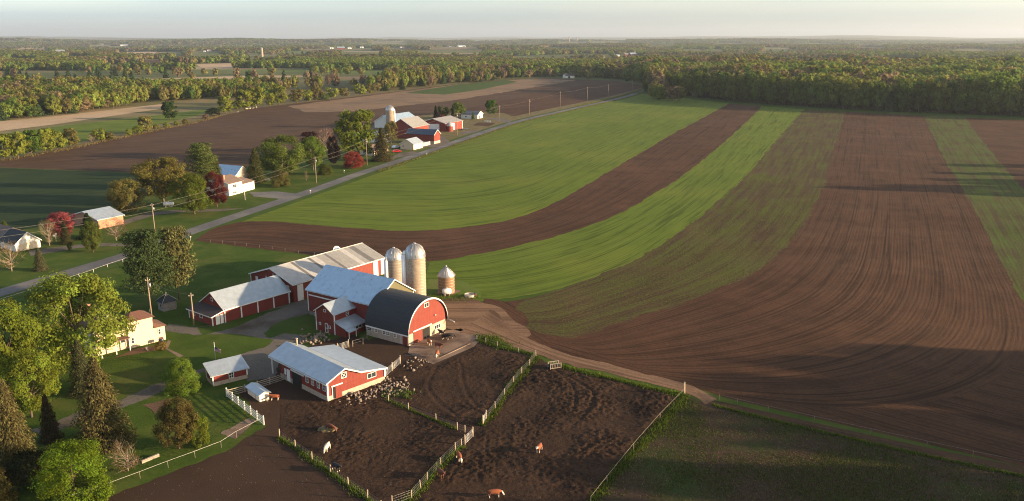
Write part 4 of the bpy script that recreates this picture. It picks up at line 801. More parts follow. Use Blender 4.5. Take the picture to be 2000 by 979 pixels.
# ------------------------------------------------------------------ trees
leafmat('leaf', trans=.5); leafmat('needle', var=.3, trans=.12)
def quads(c, n, size, rng, aspect=1.4, axis=None, lr=None):
    """leaf faces at centres c with normals n"""
    k = len(c); n = n / np.maximum(np.linalg.norm(n, axis=1)[:, None], 1e-6)
    r = rng.normal(size=(k, 3)) if axis is None else axis
    t = r - n * np.sum(r * n, 1)[:, None]; t /= np.maximum(np.linalg.norm(t, axis=1)[:, None], 1e-6); b = np.cross(n, t)
    s = (size * rng.uniform(.45, 1.5, k))[:, None] if np.isscalar(size) else size[:, None]
    t = t * s * aspect / 2; b = b * s / 2
    V = np.stack([c - t, c + b * .9, c + t, c - b * .9], 1).reshape(-1, 3)      # lozenge leaf
    Q = np.arange(4 * k).reshape(-1, 4)
    return V, Q, (rng.random(k) if lr is None else lr)
ENV = {'round': (.14, .60, .9), 'tall': (.18, .62, 1.0), 'shrub': (-.40, .40, 1.0), 'willow': (.10, .66, .95), 'pyramid': (.10, .34, 1.0), 'oval': (.08, .5, 1.0)}
def envr(kind, t):
    """half width (of .5) of the crown at relative height t"""
    lo, pk, hi = ENV[kind]; hi = 1.0
    u = np.where(t < pk, (pk - t) / (pk - lo), (t - pk) / (hi - pk)); u = np.clip(u, 0, 1)
    p = 2.2 if kind in ('round', 'willow', 'shrub') else (1.35 if kind == 'pyramid' else 2.0)
    return .5 * (1 - u ** p) ** (1 / 2.0)
def broad(seed, kind, n, leaf, nclump=46, gap=0.0, spread=.115):
    rng = np.random.default_rng(seed); lo = ENV[kind][0]; C = []
    ph = rng.uniform(0, 6.28, 4); am = rng.uniform(.06, .2, 4) * (.7 if kind == 'shrub' else 1)
    while len(C) < nclump:
        t = rng.uniform(max(lo, 0) + .04, .97); a = rng.uniform(0, 6.2832); rr = envr(kind, np.array(t)) * (1 + sum(am[i] * math.sin((i + 1) * a + ph[i] + 3 * t) for i in range(4)))
        q = rng.uniform(.35, 1) ** (.5 if kind != 'shrub' else .25) * .92
        C.append((rr * q * math.cos(a), rr * q * math.sin(a), t))
    C = np.array(C); cr = rng.uniform(.5, 1.5, nclump) * spread
    ci = rng.choice(nclump, n, p=cr ** 2 / np.sum(cr ** 2)); d = rng.normal(size=(n, 3)); d /= np.linalg.norm(d, axis=1)[:, None]
    rad = cr[ci] * rng.uniform(.25, 1.15, n) ** .6
    P = C[ci] + d * rad[:, None] * np.array([1, 1, .72])
    if kind == 'willow': P[:, 2] -= rng.random(n) ** 2 * .10 * np.hypot(P[:, 0], P[:, 1]) * 2
    out = P - np.array([0, 0, .45]); out /= np.linalg.norm(out, axis=1)[:, None]
    k_ = (0.0 if n > 5000 else 1.0); nr = d * (.6 + .25 * k_) + out * (.45 + .25 * k_) + np.array([0, 0, .2]) + rng.normal(size=(n, 3)) * (.42 - .14 * k_)
    tone = np.clip(rng.random(nclump)[ci] * .55 + rng.random(n) * .45, 0, 1)
    V, Q, lr = quads(P, nr, leaf, rng, lr=tone)
    return npmesh('crown', V, Q, lr), C, rng
def conifer(seed, n, leaf, pine=False, base=.04):
    rng = np.random.default_rng(seed)
    lv = 26 if not pine else 11; t = rng.random(n) ** (1.25 if not pine else .8) * (1 - base) * .98 + base
    if pine: t = .22 + (t - base) * .78 / (1 - base)
    lev = np.floor(t * lv); nb = 9; br = rng.integers(0, nb, n)
    ang = br * 6.2832 / nb + lev * 2.4 + rng.normal(size=n) * (.22 if not pine else .24)
    if pine: R_ = .5 * np.clip(1.1 - np.abs((t - .5) / .58) ** 2.0, .05, 1) ** .7 * (.42 + .75 * np.abs(np.modf(np.sin(lev * 12.9 + br * 4.1) * 43.7)[0]))
    else: R_ = .5 * (1 - t) ** .70 * (.55 + .6 * np.abs(np.modf(np.sin(lev * 12.9 + br * 7.3) * 43.7)[0])) + .012
    q = rng.random(n) ** .55; r = R_ * q
    z = (lev + .5) / lv + rng.normal(size=n) * .016 - (r * .16 if not pine else -r * .08) + (t - (lev + .5) / lv) * (.55 if not pine else .38)
    P = np.stack([r * np.cos(ang), r * np.sin(ang), np.clip(z, .01, 1.0)], 1)
    ax = np.stack([np.cos(ang), np.sin(ang), np.full(n, -.35 if not pine else .2)], 1) + rng.normal(size=(n, 3)) * .35
    nr = np.stack([np.cos(ang) * .45, np.sin(ang) * .45, np.full(n, .8)], 1) + rng.normal(size=(n, 3)) * .4
    V, Q, lr = quads(P, nr, leaf * .75, rng, 2.6, ax)
    return npmesh('crown', V, Q, lr), rng
def trunkmesh(seed, C, h0=.5, r=.022, limbs=14, twig=0, rng=None):
    """tapered trunk with limbs reaching into the clumps"""
    rng = np.random.default_rng(seed + 99); m = MB()
    bend = rng.normal(size=2) * .012
    top = .8 if C is not None else .96
    pts = [(bend[0] * t * 3, bend[1] * t * 3, -.01 + t * top) for t in np.linspace(0, 1, 6)]
    m.tube(pts, [r * (1.35 if i == 0 else 1 - .8 * i / 5) for i in range(6)], 7)
    if C is not None:
        idx = rng.permutation(len(C))[:limbs]
        for i in idx:
            c = C[i]; z0 = max(.1, min(c[2] * rng.uniform(.35, .62), .6)); f = z0 / top
            a = np.array([bend[0] * f * 3, bend[1] * f * 3, z0]); mid = a * .45 + np.array(c) * .55 + np.array([0, 0, -.03]); rr = r * (1 - .75 * f) * .6
            m.tube([a, mid, c], [rr, rr * .6, rr * .18], 5, False)
            for k in range(twig):
                e_ = np.array(c) + rng.normal(size=3) * .085 + np.array([0, 0, .05]); m.tube([mid * .5 + np.array(c) * .5, e_], [rr * .35, rr * .12], 4, False)
    return m.mesh('trunk')
CACHE = {}
def treemesh(kind, lod, var):
    k = (kind, lod, var)
    if k in CACHE: return CACHE[k]
    seed = hash((kind, lod, var, 5)) % 99991 if 0 else (sum(ord(c) for c in kind) * 131 + lod * 1009 + var * 7919) % 99991
    n, leaf, cl = {0: (24000, .0185, 130), 1: (7500, .033, 85), 2: (2800, .056, 55), 3: (950, .092, 34), 4: (190, .21, 18)}[lod]
    if kind in ('spruce', 'pine', 'cedar'):
        cm, rng = conifer(seed, int(n * 1.15), leaf * .95, kind == 'pine', .02 if kind == 'cedar' else .05); tm = trunkmesh(seed, None, r=.016 if kind == 'pine' else .013)
    elif kind == 'sparse':
        cm, C, rng = broad(seed, 'round', int(n * .22), leaf * .6, int(cl * .9), spread=.10); tm = trunkmesh(seed, C, r=.018, limbs=min(34, cl), twig=5 if lod < 3 else 2)
    else:
        cm, C, rng = broad(seed, kind, n, leaf, cl if kind != 'shrub' else int(cl * 1.4), spread={0: .095, 1: .10, 2: .12, 3: .14, 4: .19}[lod] * (1.12 if kind == 'shrub' else 1)); tm = trunkmesh(seed, C, r=.02 if kind != 'shrub' else .012, limbs=(16 if lod < 3 else 5))
    cm.materials.append(MATS['needle' if kind in ('spruce', 'pine', 'cedar') else 'leaf']); tm.materials.append(MATS['pale_bark' if kind == 'sparse' else 'bark'])
    CACHE[k] = (cm, tm); return CACHE[k]
TREES = []
ORD = ['leftmost', 'second', 'third', 'fourth', 'fifth', 'sixth', 'seventh', 'eighth', 'ninth', 'tenth', 'eleventh', 'twelfth']
def ordinals(items):
    """items: (x in picture, object, kind phrase, place phrase); alike ones are counted from the left"""
    by = {}
    for x, o, kd, pl in items: by.setdefault((kd, pl), []).append((x, o))
    for (kd, pl), v in by.items():
        for i, (x, o) in enumerate(sorted(v, key=lambda t: t[0])): o['label'] = f'{kd} {pl}' if len(v) == 1 else (f'leftmost {kd} {pl}' if i == 0 else f'{ORD[min(i, 19)]} {kd} from left {pl}')
ORD += ['thirteenth', 'fourteenth', 'fifteenth', 'sixteenth', 'seventeenth', 'eighteenth', 'nineteenth', 'twentieth']
HL, WL, OFF = [], [], []
def tree(name, kind, loc, h, w, col, label, group=None, lod=1, var=0, cat='tree', rot=None):
    cm, tm = treemesh(kind, lod, var)
    e = empty(name, loc, rot if rot is not None else rnd.uniform(0, 360), label, cat, group); e.scale = (w, w, h)
    t = link('trunk', tm, e); c = link('crown', cm, e); c.color = c4(col)
    TREES.append((loc[0], loc[1])); return e
def ptree(name, kind, x, y, top, wpx, col, label, cat='tree', lod=None, var=None, group=None):
    p = G(x, y); d = math.hypot(*p)
    tree(name, kind, p, max(1.0, HT(p, top)), wpx / PPM(p), col, label, group, lod if lod is not None else (0 if d < 430 else 1 if d < 560 else 2), rnd.randrange(3) if var is None else var, cat)
BG = (.172, .212, .030); GR = (.075, .125, .020); DG = (.045, .085, .018); OL = (.165, .150, .045); CF = (.026, .042, .014); CFB = (.095, .082, .034); PN = (.075, .095, .030); BARE = (.20, .125, .085); YG = (.19, .215, .035)
# -- main farmyard
ptree('maple_tree', 'oval', 164, 718, 538, 168, (.168, .208, .034), 'big bright green tree in front of the cream farmhouse', lod=0, var=0)
ptree('maple_tree', 'round', 14, 778, 586, 150, BG, 'tall bright green tree at the left edge of the yard', lod=0, var=1)
ptree('maple_tree', 'round', 62, 815, 690, 105, BG, 'smaller bright tree in front of the left edge tree', lod=0, var=2)
ptree('spruce_tree', 'spruce', 203, 864, 700, 128, CFB, 'large brown-green spruce in the middle of the lawn', lod=0, var=0)
ptree('spruce_tree', 'spruce', 163, 768, 664, 62, (.055, .06, .028), 'slim spruce half hidden before the farmhouse tree', lod=0, var=1)
ptree('spruce_tree', 'spruce', 30, 924, 742, 118, CFB, 'tall brown spruce at the left edge of the lawn', lod=0, var=1)
ptree('spruce_tree', 'spruce', -12, 985, 860, 90, (.09, .075, .024), 'spruce cut off by the lower left corner', lod=0, var=2)
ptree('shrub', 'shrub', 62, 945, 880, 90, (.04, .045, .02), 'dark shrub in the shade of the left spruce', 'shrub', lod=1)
ptree('pine_tree', 'oval', 350, 876, 783, 74, (.115, .095, .034), 'rounded brown pine at the edge of the lawn', lod=0, var=0)
ptree('shrub', 'shrub', 394, 868, 816, 33, BG, 'small bright bush beside the rounded brown pine', 'shrub', lod=1, var=1)
ptree('shrub', 'shrub', 148, 968, 872, 132, (.155, .23, .022), 'large bright green bush at the lower left fence', 'shrub', lod=0, var=2)
ptree('shrub', 'sparse', 250, 920, 868, 66, (.13, .085, .04), 'small brown half-bare shrub right of the large bright bush', 'shrub', lod=1, var=0)
ptree('shrub', 'shrub', 357, 766, 702, 58, (.125, .185, .028), 'round clipped green bush left of the small shed', 'shrub', lod=0, var=0)
ptree('pine_tree', 'pine', 296, 602, 452, 100, (.040, .058, .022), 'tall dark pine by the road behind the utility pole', lod=0, var=0)
ptree('pine_tree', 'pine', 350, 585, 446, 74, (.105, .105, .04), 'tall thin yellowish pine right of the dark pine', lod=1, var=1)
ptree('shrub', 'shrub', 315, 683, 668, 22, (.16, .12, .04), 'low tan shrub at the corner of the farmhouse', 'shrub', lod=2)
ptree('spruce_tree', 'spruce', 100, 860, 770, 50, (.05, .04, .02), 'dark narrow spruce between the left trees', lod=1, var=2)
# -- across the road, left
ptree('young_tree', 'sparse', 23, 530, 472, 56, (.17, .13, .05), 'thin budding tree in front of the white house', lod=1)
ptree('spruce_tree', 'cedar', 80, 528, 484, 31, (.085, .085, .045), 'small grey-green juniper beside the driveway')
ptree('spruce_tree', 'spruce', 130, 476, 433, 28, (.045, .045, .02), 'dark cone-shaped spruce below the pink blossom tree')
ptree('blossom_tree', 'round', 124, 468, 416, 54, (.34, .085, .095), 'pink blossom tree behind the dark cone-shaped spruce')
ptree('young_tree', 'sparse', 97, 480, 430, 38, (.13, .14, .05), 'thin green tree left of the pink blossom tree')
ptree('cedar_tree', 'cedar', 175, 465, 416, 46, CF, 'dark rounded cedar in front of the brick outbuilding')
ptree('poplar_tree', 'oval', 182, 493, 434, 36, (.125, .155, .035), 'slim light green poplar inside the driveway loop')
ptree('bare_tree', 'sparse', 227, 470, 424, 46, (.17, .11, .06), 'small bare spreading tree right of the brick outbuilding')
ptree('sapling', 'oval', 138, 489, 473, 11, (.14, .16, .03), 'tiny sapling beside the driveway', lod=2)
ptree('spruce_tree', 'spruce', 11, 456, 431, 24, (.06, .075, .02), 'small spruce behind the white house')
ptree('willow_tree', 'willow', 250, 416, 352, 72, OL, 'broad olive willow left of the yellow-olive tree')
ptree('ash_tree', 'round', 320, 396, 310, 94, (.155, .135, .035), 'large yellow-olive tree beside the propane tank', var=1)
ptree('maple_tree', 'pyramid', 380, 418, 339, 68, (.13, .165, .026), 'bright green pyramid-shaped tree next to the road')
ptree('red_maple', 'oval', 424, 404, 336, 44, (.085, .018, .018), 'dark red tree in front of the cream split-level house')
ptree('pine_tree', 'pine', 400, 372, 280, 62, (.07, .09, .026), 'big green pine behind the dark red tree', var=2)
ptree('cedar_tree', 'cedar', 424, 368, 302, 42, (.065, .065, .02), 'olive cedar right of the big green pine')
ptree('bare_tree', 'sparse', 383, 362, 318, 32, BARE, 'bare pinkish tree left of the big pine')
ptree('spruce_tree', 'spruce', 501, 357, 290, 46, (.06, .065, .022), 'tall spruce right of the split-level house', var=1)
ptree('willow_tree', 'willow', 552, 343, 266, 98, (.115, .15, .03), 'wide green tree right of the tall spruce', var=0)
ptree('maple_tree', 'round', 612, 333, 268, 48, (.10, .145, .025), 'round green tree behind the second utility pole')
ptree('shrub', 'shrub', 549, 364, 333, 34, (.12, .11, .035), 'olive bush at the foot of the wide green tree', 'shrub')
ptree('sapling', 'sparse', 599, 353, 334, 9, (.12, .11, .03), 'tiny sapling between the wide green tree and the road', lod=2)
ptree('shrub', 'shrub', 635, 341, 320, 25, (.11, .125, .028), 'small green bush right of the second utility pole', 'shrub')
ptree('purple_plum', 'oval', 652, 322, 268, 27, (.03, .018, .018), 'dark purple tree between two green trees')
ptree('red_maple', 'round', 606, 296, 258, 38, (.05, .018, .018), 'dark crimson tree rising behind the wide green tree')
ptree('bare_tree', 'sparse', 634, 300, 252, 42, (.17, .085, .065), 'bare reddish tree left of the tall bright tree')
ptree('maple_tree', 'round', 700, 314, 217, 86, (.125, .155, .022), 'tallest bright green tree left of the far farm', var=2)
ptree('red_shrub', 'shrub', 690, 327, 296, 38, (.19, .035, .03), 'red-leaved shrub under the tallest bright tree', 'shrub')
ptree('spruce_tree', 'spruce', 746, 314, 250, 50, (.055, .05, .02), 'dark spruce in front of the low house at the far farm', var=0)
ptree('ash_tree', 'round', 764, 282, 238, 28, (.13, .115, .035), 'olive tree in front of the far silo')
ptree('evergreen', 'cedar', 851, 231, 206, 12, (.025, .04, .015), 'narrow dark evergreen at the far farm')
ptree('maple_tree', 'round', 864, 232, 206, 26, (.05, .08, .018), 'dark green tree behind the far machine shed')
ptree('maple_tree', 'oval', 895, 231, 201, 28, (.10, .14, .025), 'bright green tree left of the white cottage')
ptree('evergreen', 'cedar', 884, 231, 205, 9, (.03, .045, .016), 'thin evergreen beside the bright tree near the cottage')
ptree('lollipop_tree', 'round', 959, 225, 196, 29, (.055, .105, .018), 'round green tree right of the white cottage')
ptree('evergreen', 'cedar', 924, 233, 218, 9, (.09, .11, .025), 'tiny conical evergreen in front of the white cottage')
ptree('red_shrub', 'shrub', 861, 232, 218, 22, (.14, .05, .05), 'pinkish shrub below the dark green far tree', 'shrub')
# -- hedgerow between the dark field and the meadow
HEDGE = [(8, 312, 262, 46, YG, 'round'), (36, 310, 255, 40, YG, 'round'), (62, 303, 254, 38, GR, 'round'), (92, 299, 252, 36, YG, 'round'), (112, 294, 252, 34, YG, 'round'), (140, 287, 250, 34, OL, 'round'), (180, 278, 262, 16, BARE, 'sparse'), (196, 276, 250, 27, YG, 'round'), (214, 274, 258, 24, OL, 'round'),
         (285, 259, 228, 32, OL, 'round'), (270, 262, 246, 20, YG, 'shrub'), (252, 265, 252, 11, YG, 'shrub'), (332, 234, 199, 36, (.04, .07, .018), 'round'), (305, 252, 243, 12, OL, 'shrub'), (325, 249, 240, 12, YG, 'shrub'), (345, 244, 236, 11, YG, 'shrub'), (362, 242, 233, 13, OL, 'shrub'), (402, 232, 224, 12, BARE, 'shrub'),
         (441, 222, 188, 37, YG, 'round'), (418, 226, 211, 24, (.025, .035, .014), 'shrub'), (466, 215, 196, 26, YG, 'round'), (478, 214, 176, 36, YG, 'round'), (500, 212, 166, 40, YG, 'round'), (545, 205, 165, 36, YG, 'round'), (528, 208, 182, 24, YG, 'round'), (580, 201, 172, 28, OL, 'round'), (600, 199, 176, 24, YG, 'round'), (618, 197, 168, 24, OL, 'oval'), (648, 193, 169, 26, YG, 'round'), (632, 195, 182, 22, GR, 'shrub'), (672, 190, 172, 24, OL, 'round'), (703, 186, 163, 26, YG, 'round'), (722, 183, 163, 24, OL, 'round')]
for i, (x, y, t, w, col, kd) in enumerate(HEDGE):
    nm = {YG: 'yellow-green', OL: 'olive', GR: 'green', BARE: 'bare brownish'}.get(col, 'dark green')
    seg = 'left of the lone meadow tree' if x < 300 else 'in the middle stretch' if x < 460 else 'near the grazing cattle' if x < 560 else 'nearest the forest'
    p = G(x, y); ho = tree('hedge_shrub' if kd == 'shrub' else 'hedge_tree', kd, p, max(1.5, HT(p, t)), w / PPM(p), col, f'{nm} {"bush" if kd == "shrub" else "tree"} in the hedgerow along the dark field, {seg}', 'hedgerow trees', 2, i % 3, 'shrub' if kd == 'shrub' else 'tree')
    HL.append((x, ho, f'{nm} {"bush" if kd == "shrub" else "tree"}', f'in the hedgerow, {seg}'))
ordinals(HL)
# -- trees just outside the frame on the right: their long shadows lie over the fields
for i, (x, y, h, w) in enumerate([(128, 92, 21, 14), (120, 80, 23, 15), (126, 68, 22, 15), (118, 57, 24, 15), (130, 46, 21, 14), (138, 104, 18, 12), (142, 74, 23, 14), (146, 56, 22, 14), (150, 90, 22, 15), (116, 36, 20, 14), (150, 112, 21, 13), (158, 124, 22, 14), (170, 134, 21, 13), (150, 138, 17, 12), (182, 120, 24, 14), (176, 142, 19, 12), (138, 120, 18, 12), (165, 108, 24, 15),
                                  (262, 327, 22, 12), (290, 333, 24, 12), (300, 350, 20, 13), (275, 318, 16, 10), (305, 312, 20, 12), (320, 338, 22, 12), (285, 372, 15, 11), (310, 395, 18, 12)]):
    OFF.append((math.hypot(x, y), tree('field_tree', 'round', (x, y), h, w, GR, 'x', 'trees right of the view', 2, i % 3), i < 18))
for part_ in (True, False):
    for i, (_, o_, _k) in enumerate(sorted([v for v in OFF if v[2] == part_], key=lambda v: v[0])): o_['label'] = f'{"nearest" if i == 0 else ORD[i] + " nearest"} leafy tree off the right edge shading the {"lower pasture" if part_ else "far ploughed field"}'

# ------------------------------------------------------------------ woods
leafmat('wood_leaf', None)
FORW = W(FOREST_EDGE)
def woodcol(r, u):
    """spring wood: leafing greens with olive and still bare crowns"""
    k = rnd.random() if u is None else u
    if k < .30: return (0.155, 0.209, 0.041)
    if k < .52: return (0.202, 0.227, 0.049)
    if k < .66: return (0.101, 0.155, 0.035)
    if k < .80: return (0.202, 0.182, 0.065)
    if k < .92: return (0.215, 0.163, 0.098)
    return (0.049, 0.075, 0.029)
CN = {(0.155, 0.209, 0.041): 'leafy green', (0.202, 0.227, 0.049): 'yellow-green', (0.101, 0.155, 0.035): 'deep green', (0.202, 0.182, 0.065): 'olive budding', (0.215, 0.163, 0.098): 'reddish-brown budding', (0.049, 0.075, 0.029): 'dark evergreen'}
pts = []                                         # (x, y, h, w, colour index)
def edge_row(P, depth, n, hmin, hmax, tagw):
    P, L = resample(P, 200)
    for i in range(n):
        k = (i + rnd.random() * .8) / n * 199; a = P[int(k)]; b = P[min(int(k) + 1, 199)]; tg = (b - a) / max(1e-6, np.linalg.norm(b - a)); nn = np.array([-tg[1], tg[0]])
        nn = nn if nn[1] > 0 else -nn
        q = a + nn * rnd.uniform(*depth); yield (q[0], q[1], rnd.uniform(hmin - 3, hmax), rnd.uniform(9, 15), tagw)
CENT = W([(735, 181), (820, 170), (900, 161), (1000, 153), (1060, 151), (1110, 151), (1200, 155), (1262, 164)])
ind = list(edge_row(FORW, (2, 9), 62, 19, 25, 0)) + list(edge_row(FORW, (11, 20), 48, 22, 27, 0)) + list(edge_row(CENT, (2, 12), 34, 12, 18, 1)) + list(edge_row(CENT, (14, 28), 30, 14, 20, 1)) + [(155 + rnd.uniform(-8, 14), 838 + rnd.uniform(-6, 40), rnd.uniform(13, 19), 13, 2) for _ in range(8)]
LW = W([(0, 236), (70, 230), (140, 222), (200, 214), (262, 206)])
ind += list(edge_row(LW, (2, 10), 20, 10, 15, 3)) + list(edge_row(LW, (12, 26), 16, 12, 17, 3))
WH = ['at the front of the right-hand wood', 'in the wood edging the far field', 'where the road enters the wood', 'at the front of the left wood beyond the meadow']
FRONT = set(range(62)) | set(range(110, 144)) | set(range(182, 202))
for i, (x, y, h, w, k) in enumerate(ind):
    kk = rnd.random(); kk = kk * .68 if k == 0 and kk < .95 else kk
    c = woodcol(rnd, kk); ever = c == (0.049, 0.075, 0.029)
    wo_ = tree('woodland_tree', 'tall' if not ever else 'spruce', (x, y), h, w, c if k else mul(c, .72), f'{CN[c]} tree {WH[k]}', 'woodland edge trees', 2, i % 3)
    xp = 1000 + x * PPM((x, y)); row_ = 'front row' if i % 1000 in FRONT else 'second row'
    seg = [s_ for lim, s_ in ((1380, 'behind first green field'), (1480, 'behind narrow brown strip'), (1575, 'behind second green strip'), (1650, 'behind mottled strip'), (1740, 'behind wide field, left half'), (1820, 'behind wide field, right half'), (1900, 'behind right green strip'), (9999, 'near right edge')) if xp < lim][0] if k == 0 else [s_ for lim, s_ in ((870, 'left stretch'), (1000, 'middle stretch'), (1110, 'right of middle'), (9999, 'towards the road')) if xp < lim][0] if k == 1 else [s_ for lim, s_ in ((60, 'left stretch'), (150, 'middle stretch'), (9999, 'right stretch')) if xp < lim][0]
    WL.append((xp, wo_, f'{CN[c]} tree', f"in right wood's {row_} {seg}" if k == 0 else f"in far field wood's {row_}, {seg}" if k == 1 else 'where the road enters the wood' if k == 2 else f"in left wood's {row_}, {seg}"))
ordinals(WL)

# the rest of the woods: one uncountable mass of instanced trees
def scatter():
    A = []
    def add(x, y, h, w, ci): A.append(np.stack([x, y, h, w, ci], 1))
    # closed right-hand wood behind its front rows and the wood behind the far field
    back0 = [(p[0] + .2, p[1] + 22) for p in FORW]
    y1 = 1560
    P1 = [(160, 870)] + back0 + [(1400, 640), (1400, y1), (220, y1)]
    P2 = [(CENT[0][0], CENT[0][1] + 30)] + [(p[0], p[1] + 32) for p in CENT] + [(165, 900), (230, 1500), (-60, 1350), (-180, 1150), (-150, 1000)]
    P3 = [(LW[0][0] - 300, LW[0][1] - 60)] + [(p[0], p[1] + 30) for p in LW] + [(LW[-1][0] + 20, LW[-1][1] + 60), (-250, 900), (-330, 980), (-700, 980), (-800, 600)]
    def region(P, sp, hr, mixw, density=1.0):
        xs = [p[0] for p in P]; ys = [p[1] for p in P]; n = int((max(xs) - min(xs)) * (max(ys) - min(ys)) / sp ** 2)
        x = npr.uniform(min(xs), max(xs), n); y = npr.uniform(min(ys), max(ys), n); ok = inpoly(x, y, P) & (np.abs(x) < .68 * y + 90)
        for F in FARF: ok &= ~inpoly(x, y, F)
        for q in FARB: ok &= ~((np.abs(x - q[0] * y / q[1]) < 12 + .009 * q[1]) & (y > .77 * q[1]) & (y < q[1] + 24))
        ok &= fbm(x / 60, y / 60, 2) < density + .25
        x, y = x[ok], y[ok]; h = npr.uniform(*hr, len(x)) * (.8 + .5 * fbm(x / 70 + 3, y / 70, 2)); w = npr.uniform(.55, .9, len(x)) * h
        u = npr.random(len(x)) * .55 + fbm(x / 130 + 7, y / 130, 3) * 1.25 - .38; ci = np.digitize(np.clip(u, 0, .999), mixw)
        add(x, y, h, np.clip(w, 6, 18), ci)
    region(P1, 8.4, (17, 27), [.26, .46, .60, .78, .94]); region(P2, 7.2, (12, 21), [.22, .40, .50, .74, .95]); region(P3, 7.6, (9, 17), [.24, .44, .54, .78, .90])
    # young conifers and scrub in the left meadows
    PC = W([(0, 205), (150, 195), (300, 182), (440, 176), (520, 170), (500, 165.5), (330, 170), (180, 174), (0, 178)])
    xs = [p[0] for p in PC]; ys = [p[1] for p in PC]; n = 5200; x = npr.uniform(min(xs), max(xs), n); y = npr.uniform(min(ys), max(ys), n); ok = inpoly(x, y, PC)
    x, y = x[ok], y[ok]; h = npr.uniform(6, 11, len(x)); add(x, y, h, h * npr.uniform(.45, .6, len(x)), np.where(npr.random(len(x)) < .5, 5, np.where(npr.random(len(x)) < .6, 1, 0)))
    # far country: woods in belts and clumps, to seven kilometres
    n = 330000; u = npr.random(n); yy = 930 * (8600 / 930) ** (u ** .78); xx = npr.uniform(-1, 1, n) * (.68 * yy + 120)
    wood = fbm(xx / 430 + 11, yy / 300 + 4, 4) + .10 * fbm(xx / 60, yy / 60, 2)
    ok = wood > np.where(xx > 350, .50, .545) - np.clip((yy - 3000) / 30000, 0, .05)
    ok |= npr.random(n) < .035
    for P in (P1, P2, P3, PC): ok &= ~inpoly(xx, yy, P)
    for F in FARF: ok &= ~inpoly(xx, yy, F)
    for q in FARB: ok &= ~((np.abs(xx - q[0] * yy / q[1]) < 12 + .010 * q[1]) & (yy > .77 * q[1]) & (yy < q[1] + 30))
    ok &= ~inpoly(xx, yy, W([(-420, 352), (0, 340), (460, 335), (760, 330), (1265, 170), (1200, 157), (1060, 152), (1000, 154), (740, 182), (500, 210), (420, 190), (330, 184), (180, 204), (0, 234), (-420, 262)]))
    # thin by distance so that crowns stay just closed
    sp = 6.8 * (yy / 1000) ** .62; dens = (xx * 0 + 1) / sp ** 2
    loc = n / (930 * 0 + (np.log(8600 / 930) * yy * 2 * (.68 * yy + 120)))     # sampled points per square metre
    ok &= npr.random(n) < np.clip(dens / loc, 0, 1)
    x, y = xx[ok], yy[ok]; s = sp[ok]
    h = npr.uniform(11, 17, len(x)) * (.85 + .35 * fbm(x / 90, y / 90, 2)); w = np.maximum(npr.uniform(7, 11, len(x)), s * 1.25)
    u = npr.random(len(x)) * .5 + fbm(x / 420 + 7, y / 320, 3) * 1.5 - .50; ci = np.digitize(np.clip(u, 0, .999), [.20, .40, .52, .72, .86])
    add(x, y, h, w, ci)
    return np.concatenate(A)
SC = scatter()
vcol = bpy.data.collections.new('woodland_kinds')          # tree kinds for the instanced mass, not linked to the scene
COLS = [(0.155, 0.209, 0.041), (0.202, 0.227, 0.049), (0.101, 0.155, 0.035), (0.202, 0.182, 0.065), (0.215, 0.163, 0.098), (0.049, 0.075, 0.029)]
for lodi, lod in enumerate((3, 4)):
    for ci, c in enumerate(COLS):
        for var in range(2):
            kd = 'spruce' if ci == 5 else ('sparse' if ci == 4 and lod == 3 else 'tall')
            cm, _t = treemesh(kd if kd != 'sparse' else 'tall', lod, var); cm = cm.copy(); cm.materials.clear(); nm = 'wl_%d' % ci
            if nm not in MATS: leafmat(nm, c, var=.4, hue=.02, trans=.5, tone=.7)
            cm.materials.append(MATS[nm]); o = bpy.data.objects.new('w%02d' % (lodi * 12 + ci * 2 + var), cm); vcol.objects.link(o)
near = np.hypot(SC[:, 0], SC[:, 1]) < 1250
idx = np.where(near, 0, 12) + SC[:, 4].astype(int) * 2 + npr.integers(0, 2, len(SC))
me = bpy.data.meshes.new('woodland'); me.vertices.add(len(SC)); me.vertices.foreach_set('co', np.stack([SC[:, 0], SC[:, 1], terrain(SC[:, 0], SC[:, 1]) - .3], 1).astype(np.float32).ravel())
me.attributes.new('sc', 'FLOAT_VECTOR', 'POINT').data.foreach_set('vector', np.stack([SC[:, 3], SC[:, 3], SC[:, 2]], 1).astype(np.float32).ravel())
me.attributes.new('rt', 'FLOAT_VECTOR', 'POINT').data.foreach_set('vector', np.stack([npr.normal(size=len(SC)) * .04, npr.normal(size=len(SC)) * .04, npr.uniform(0, 6.28, len(SC))], 1).astype(np.float32).ravel())
me.attributes.new('ix', 'INT', 'POINT').data.foreach_set('value', idx.astype(np.int32)); me.update()
wo = link('woodland', me); tag(wo, 'spring woods of green, olive and reddish trees stretching to the horizon', 'woods', kind='stuff')
ng = bpy.data.node_groups.new('woodland_scatter', 'GeometryNodeTree'); ng.interface.new_socket('Geometry', in_out='INPUT', socket_type='NodeSocketGeometry'); ng.interface.new_socket('Geometry', in_out='OUTPUT', socket_type='NodeSocketGeometry')
gi, go = ng.nodes.new('NodeGroupInput'), ng.nodes.new('NodeGroupOutput'); ip = ng.nodes.new('GeometryNodeInstanceOnPoints'); ciN = ng.nodes.new('GeometryNodeCollectionInfo')
ciN.inputs[0].default_value = vcol; ciN.inputs['Separate Children'].default_value = True; ciN.inputs['Reset Children'].default_value = True
def na(n, t): q = ng.nodes.new('GeometryNodeInputNamedAttribute'); q.data_type = t; q.inputs[0].default_value = n; return q.outputs[0]
L = ng.links.new; L(gi.outputs[0], ip.inputs['Points']); L(ciN.outputs[0], ip.inputs['Instance']); ip.inputs['Pick Instance'].default_value = True
L(na('ix', 'INT'), ip.inputs['Instance Index']); L(na('rt', 'FLOAT_VECTOR'), ip.inputs['Rotation']); L(na('sc', 'FLOAT_VECTOR'), ip.inputs['Scale']); L(ip.outputs[0], go.inputs[0])
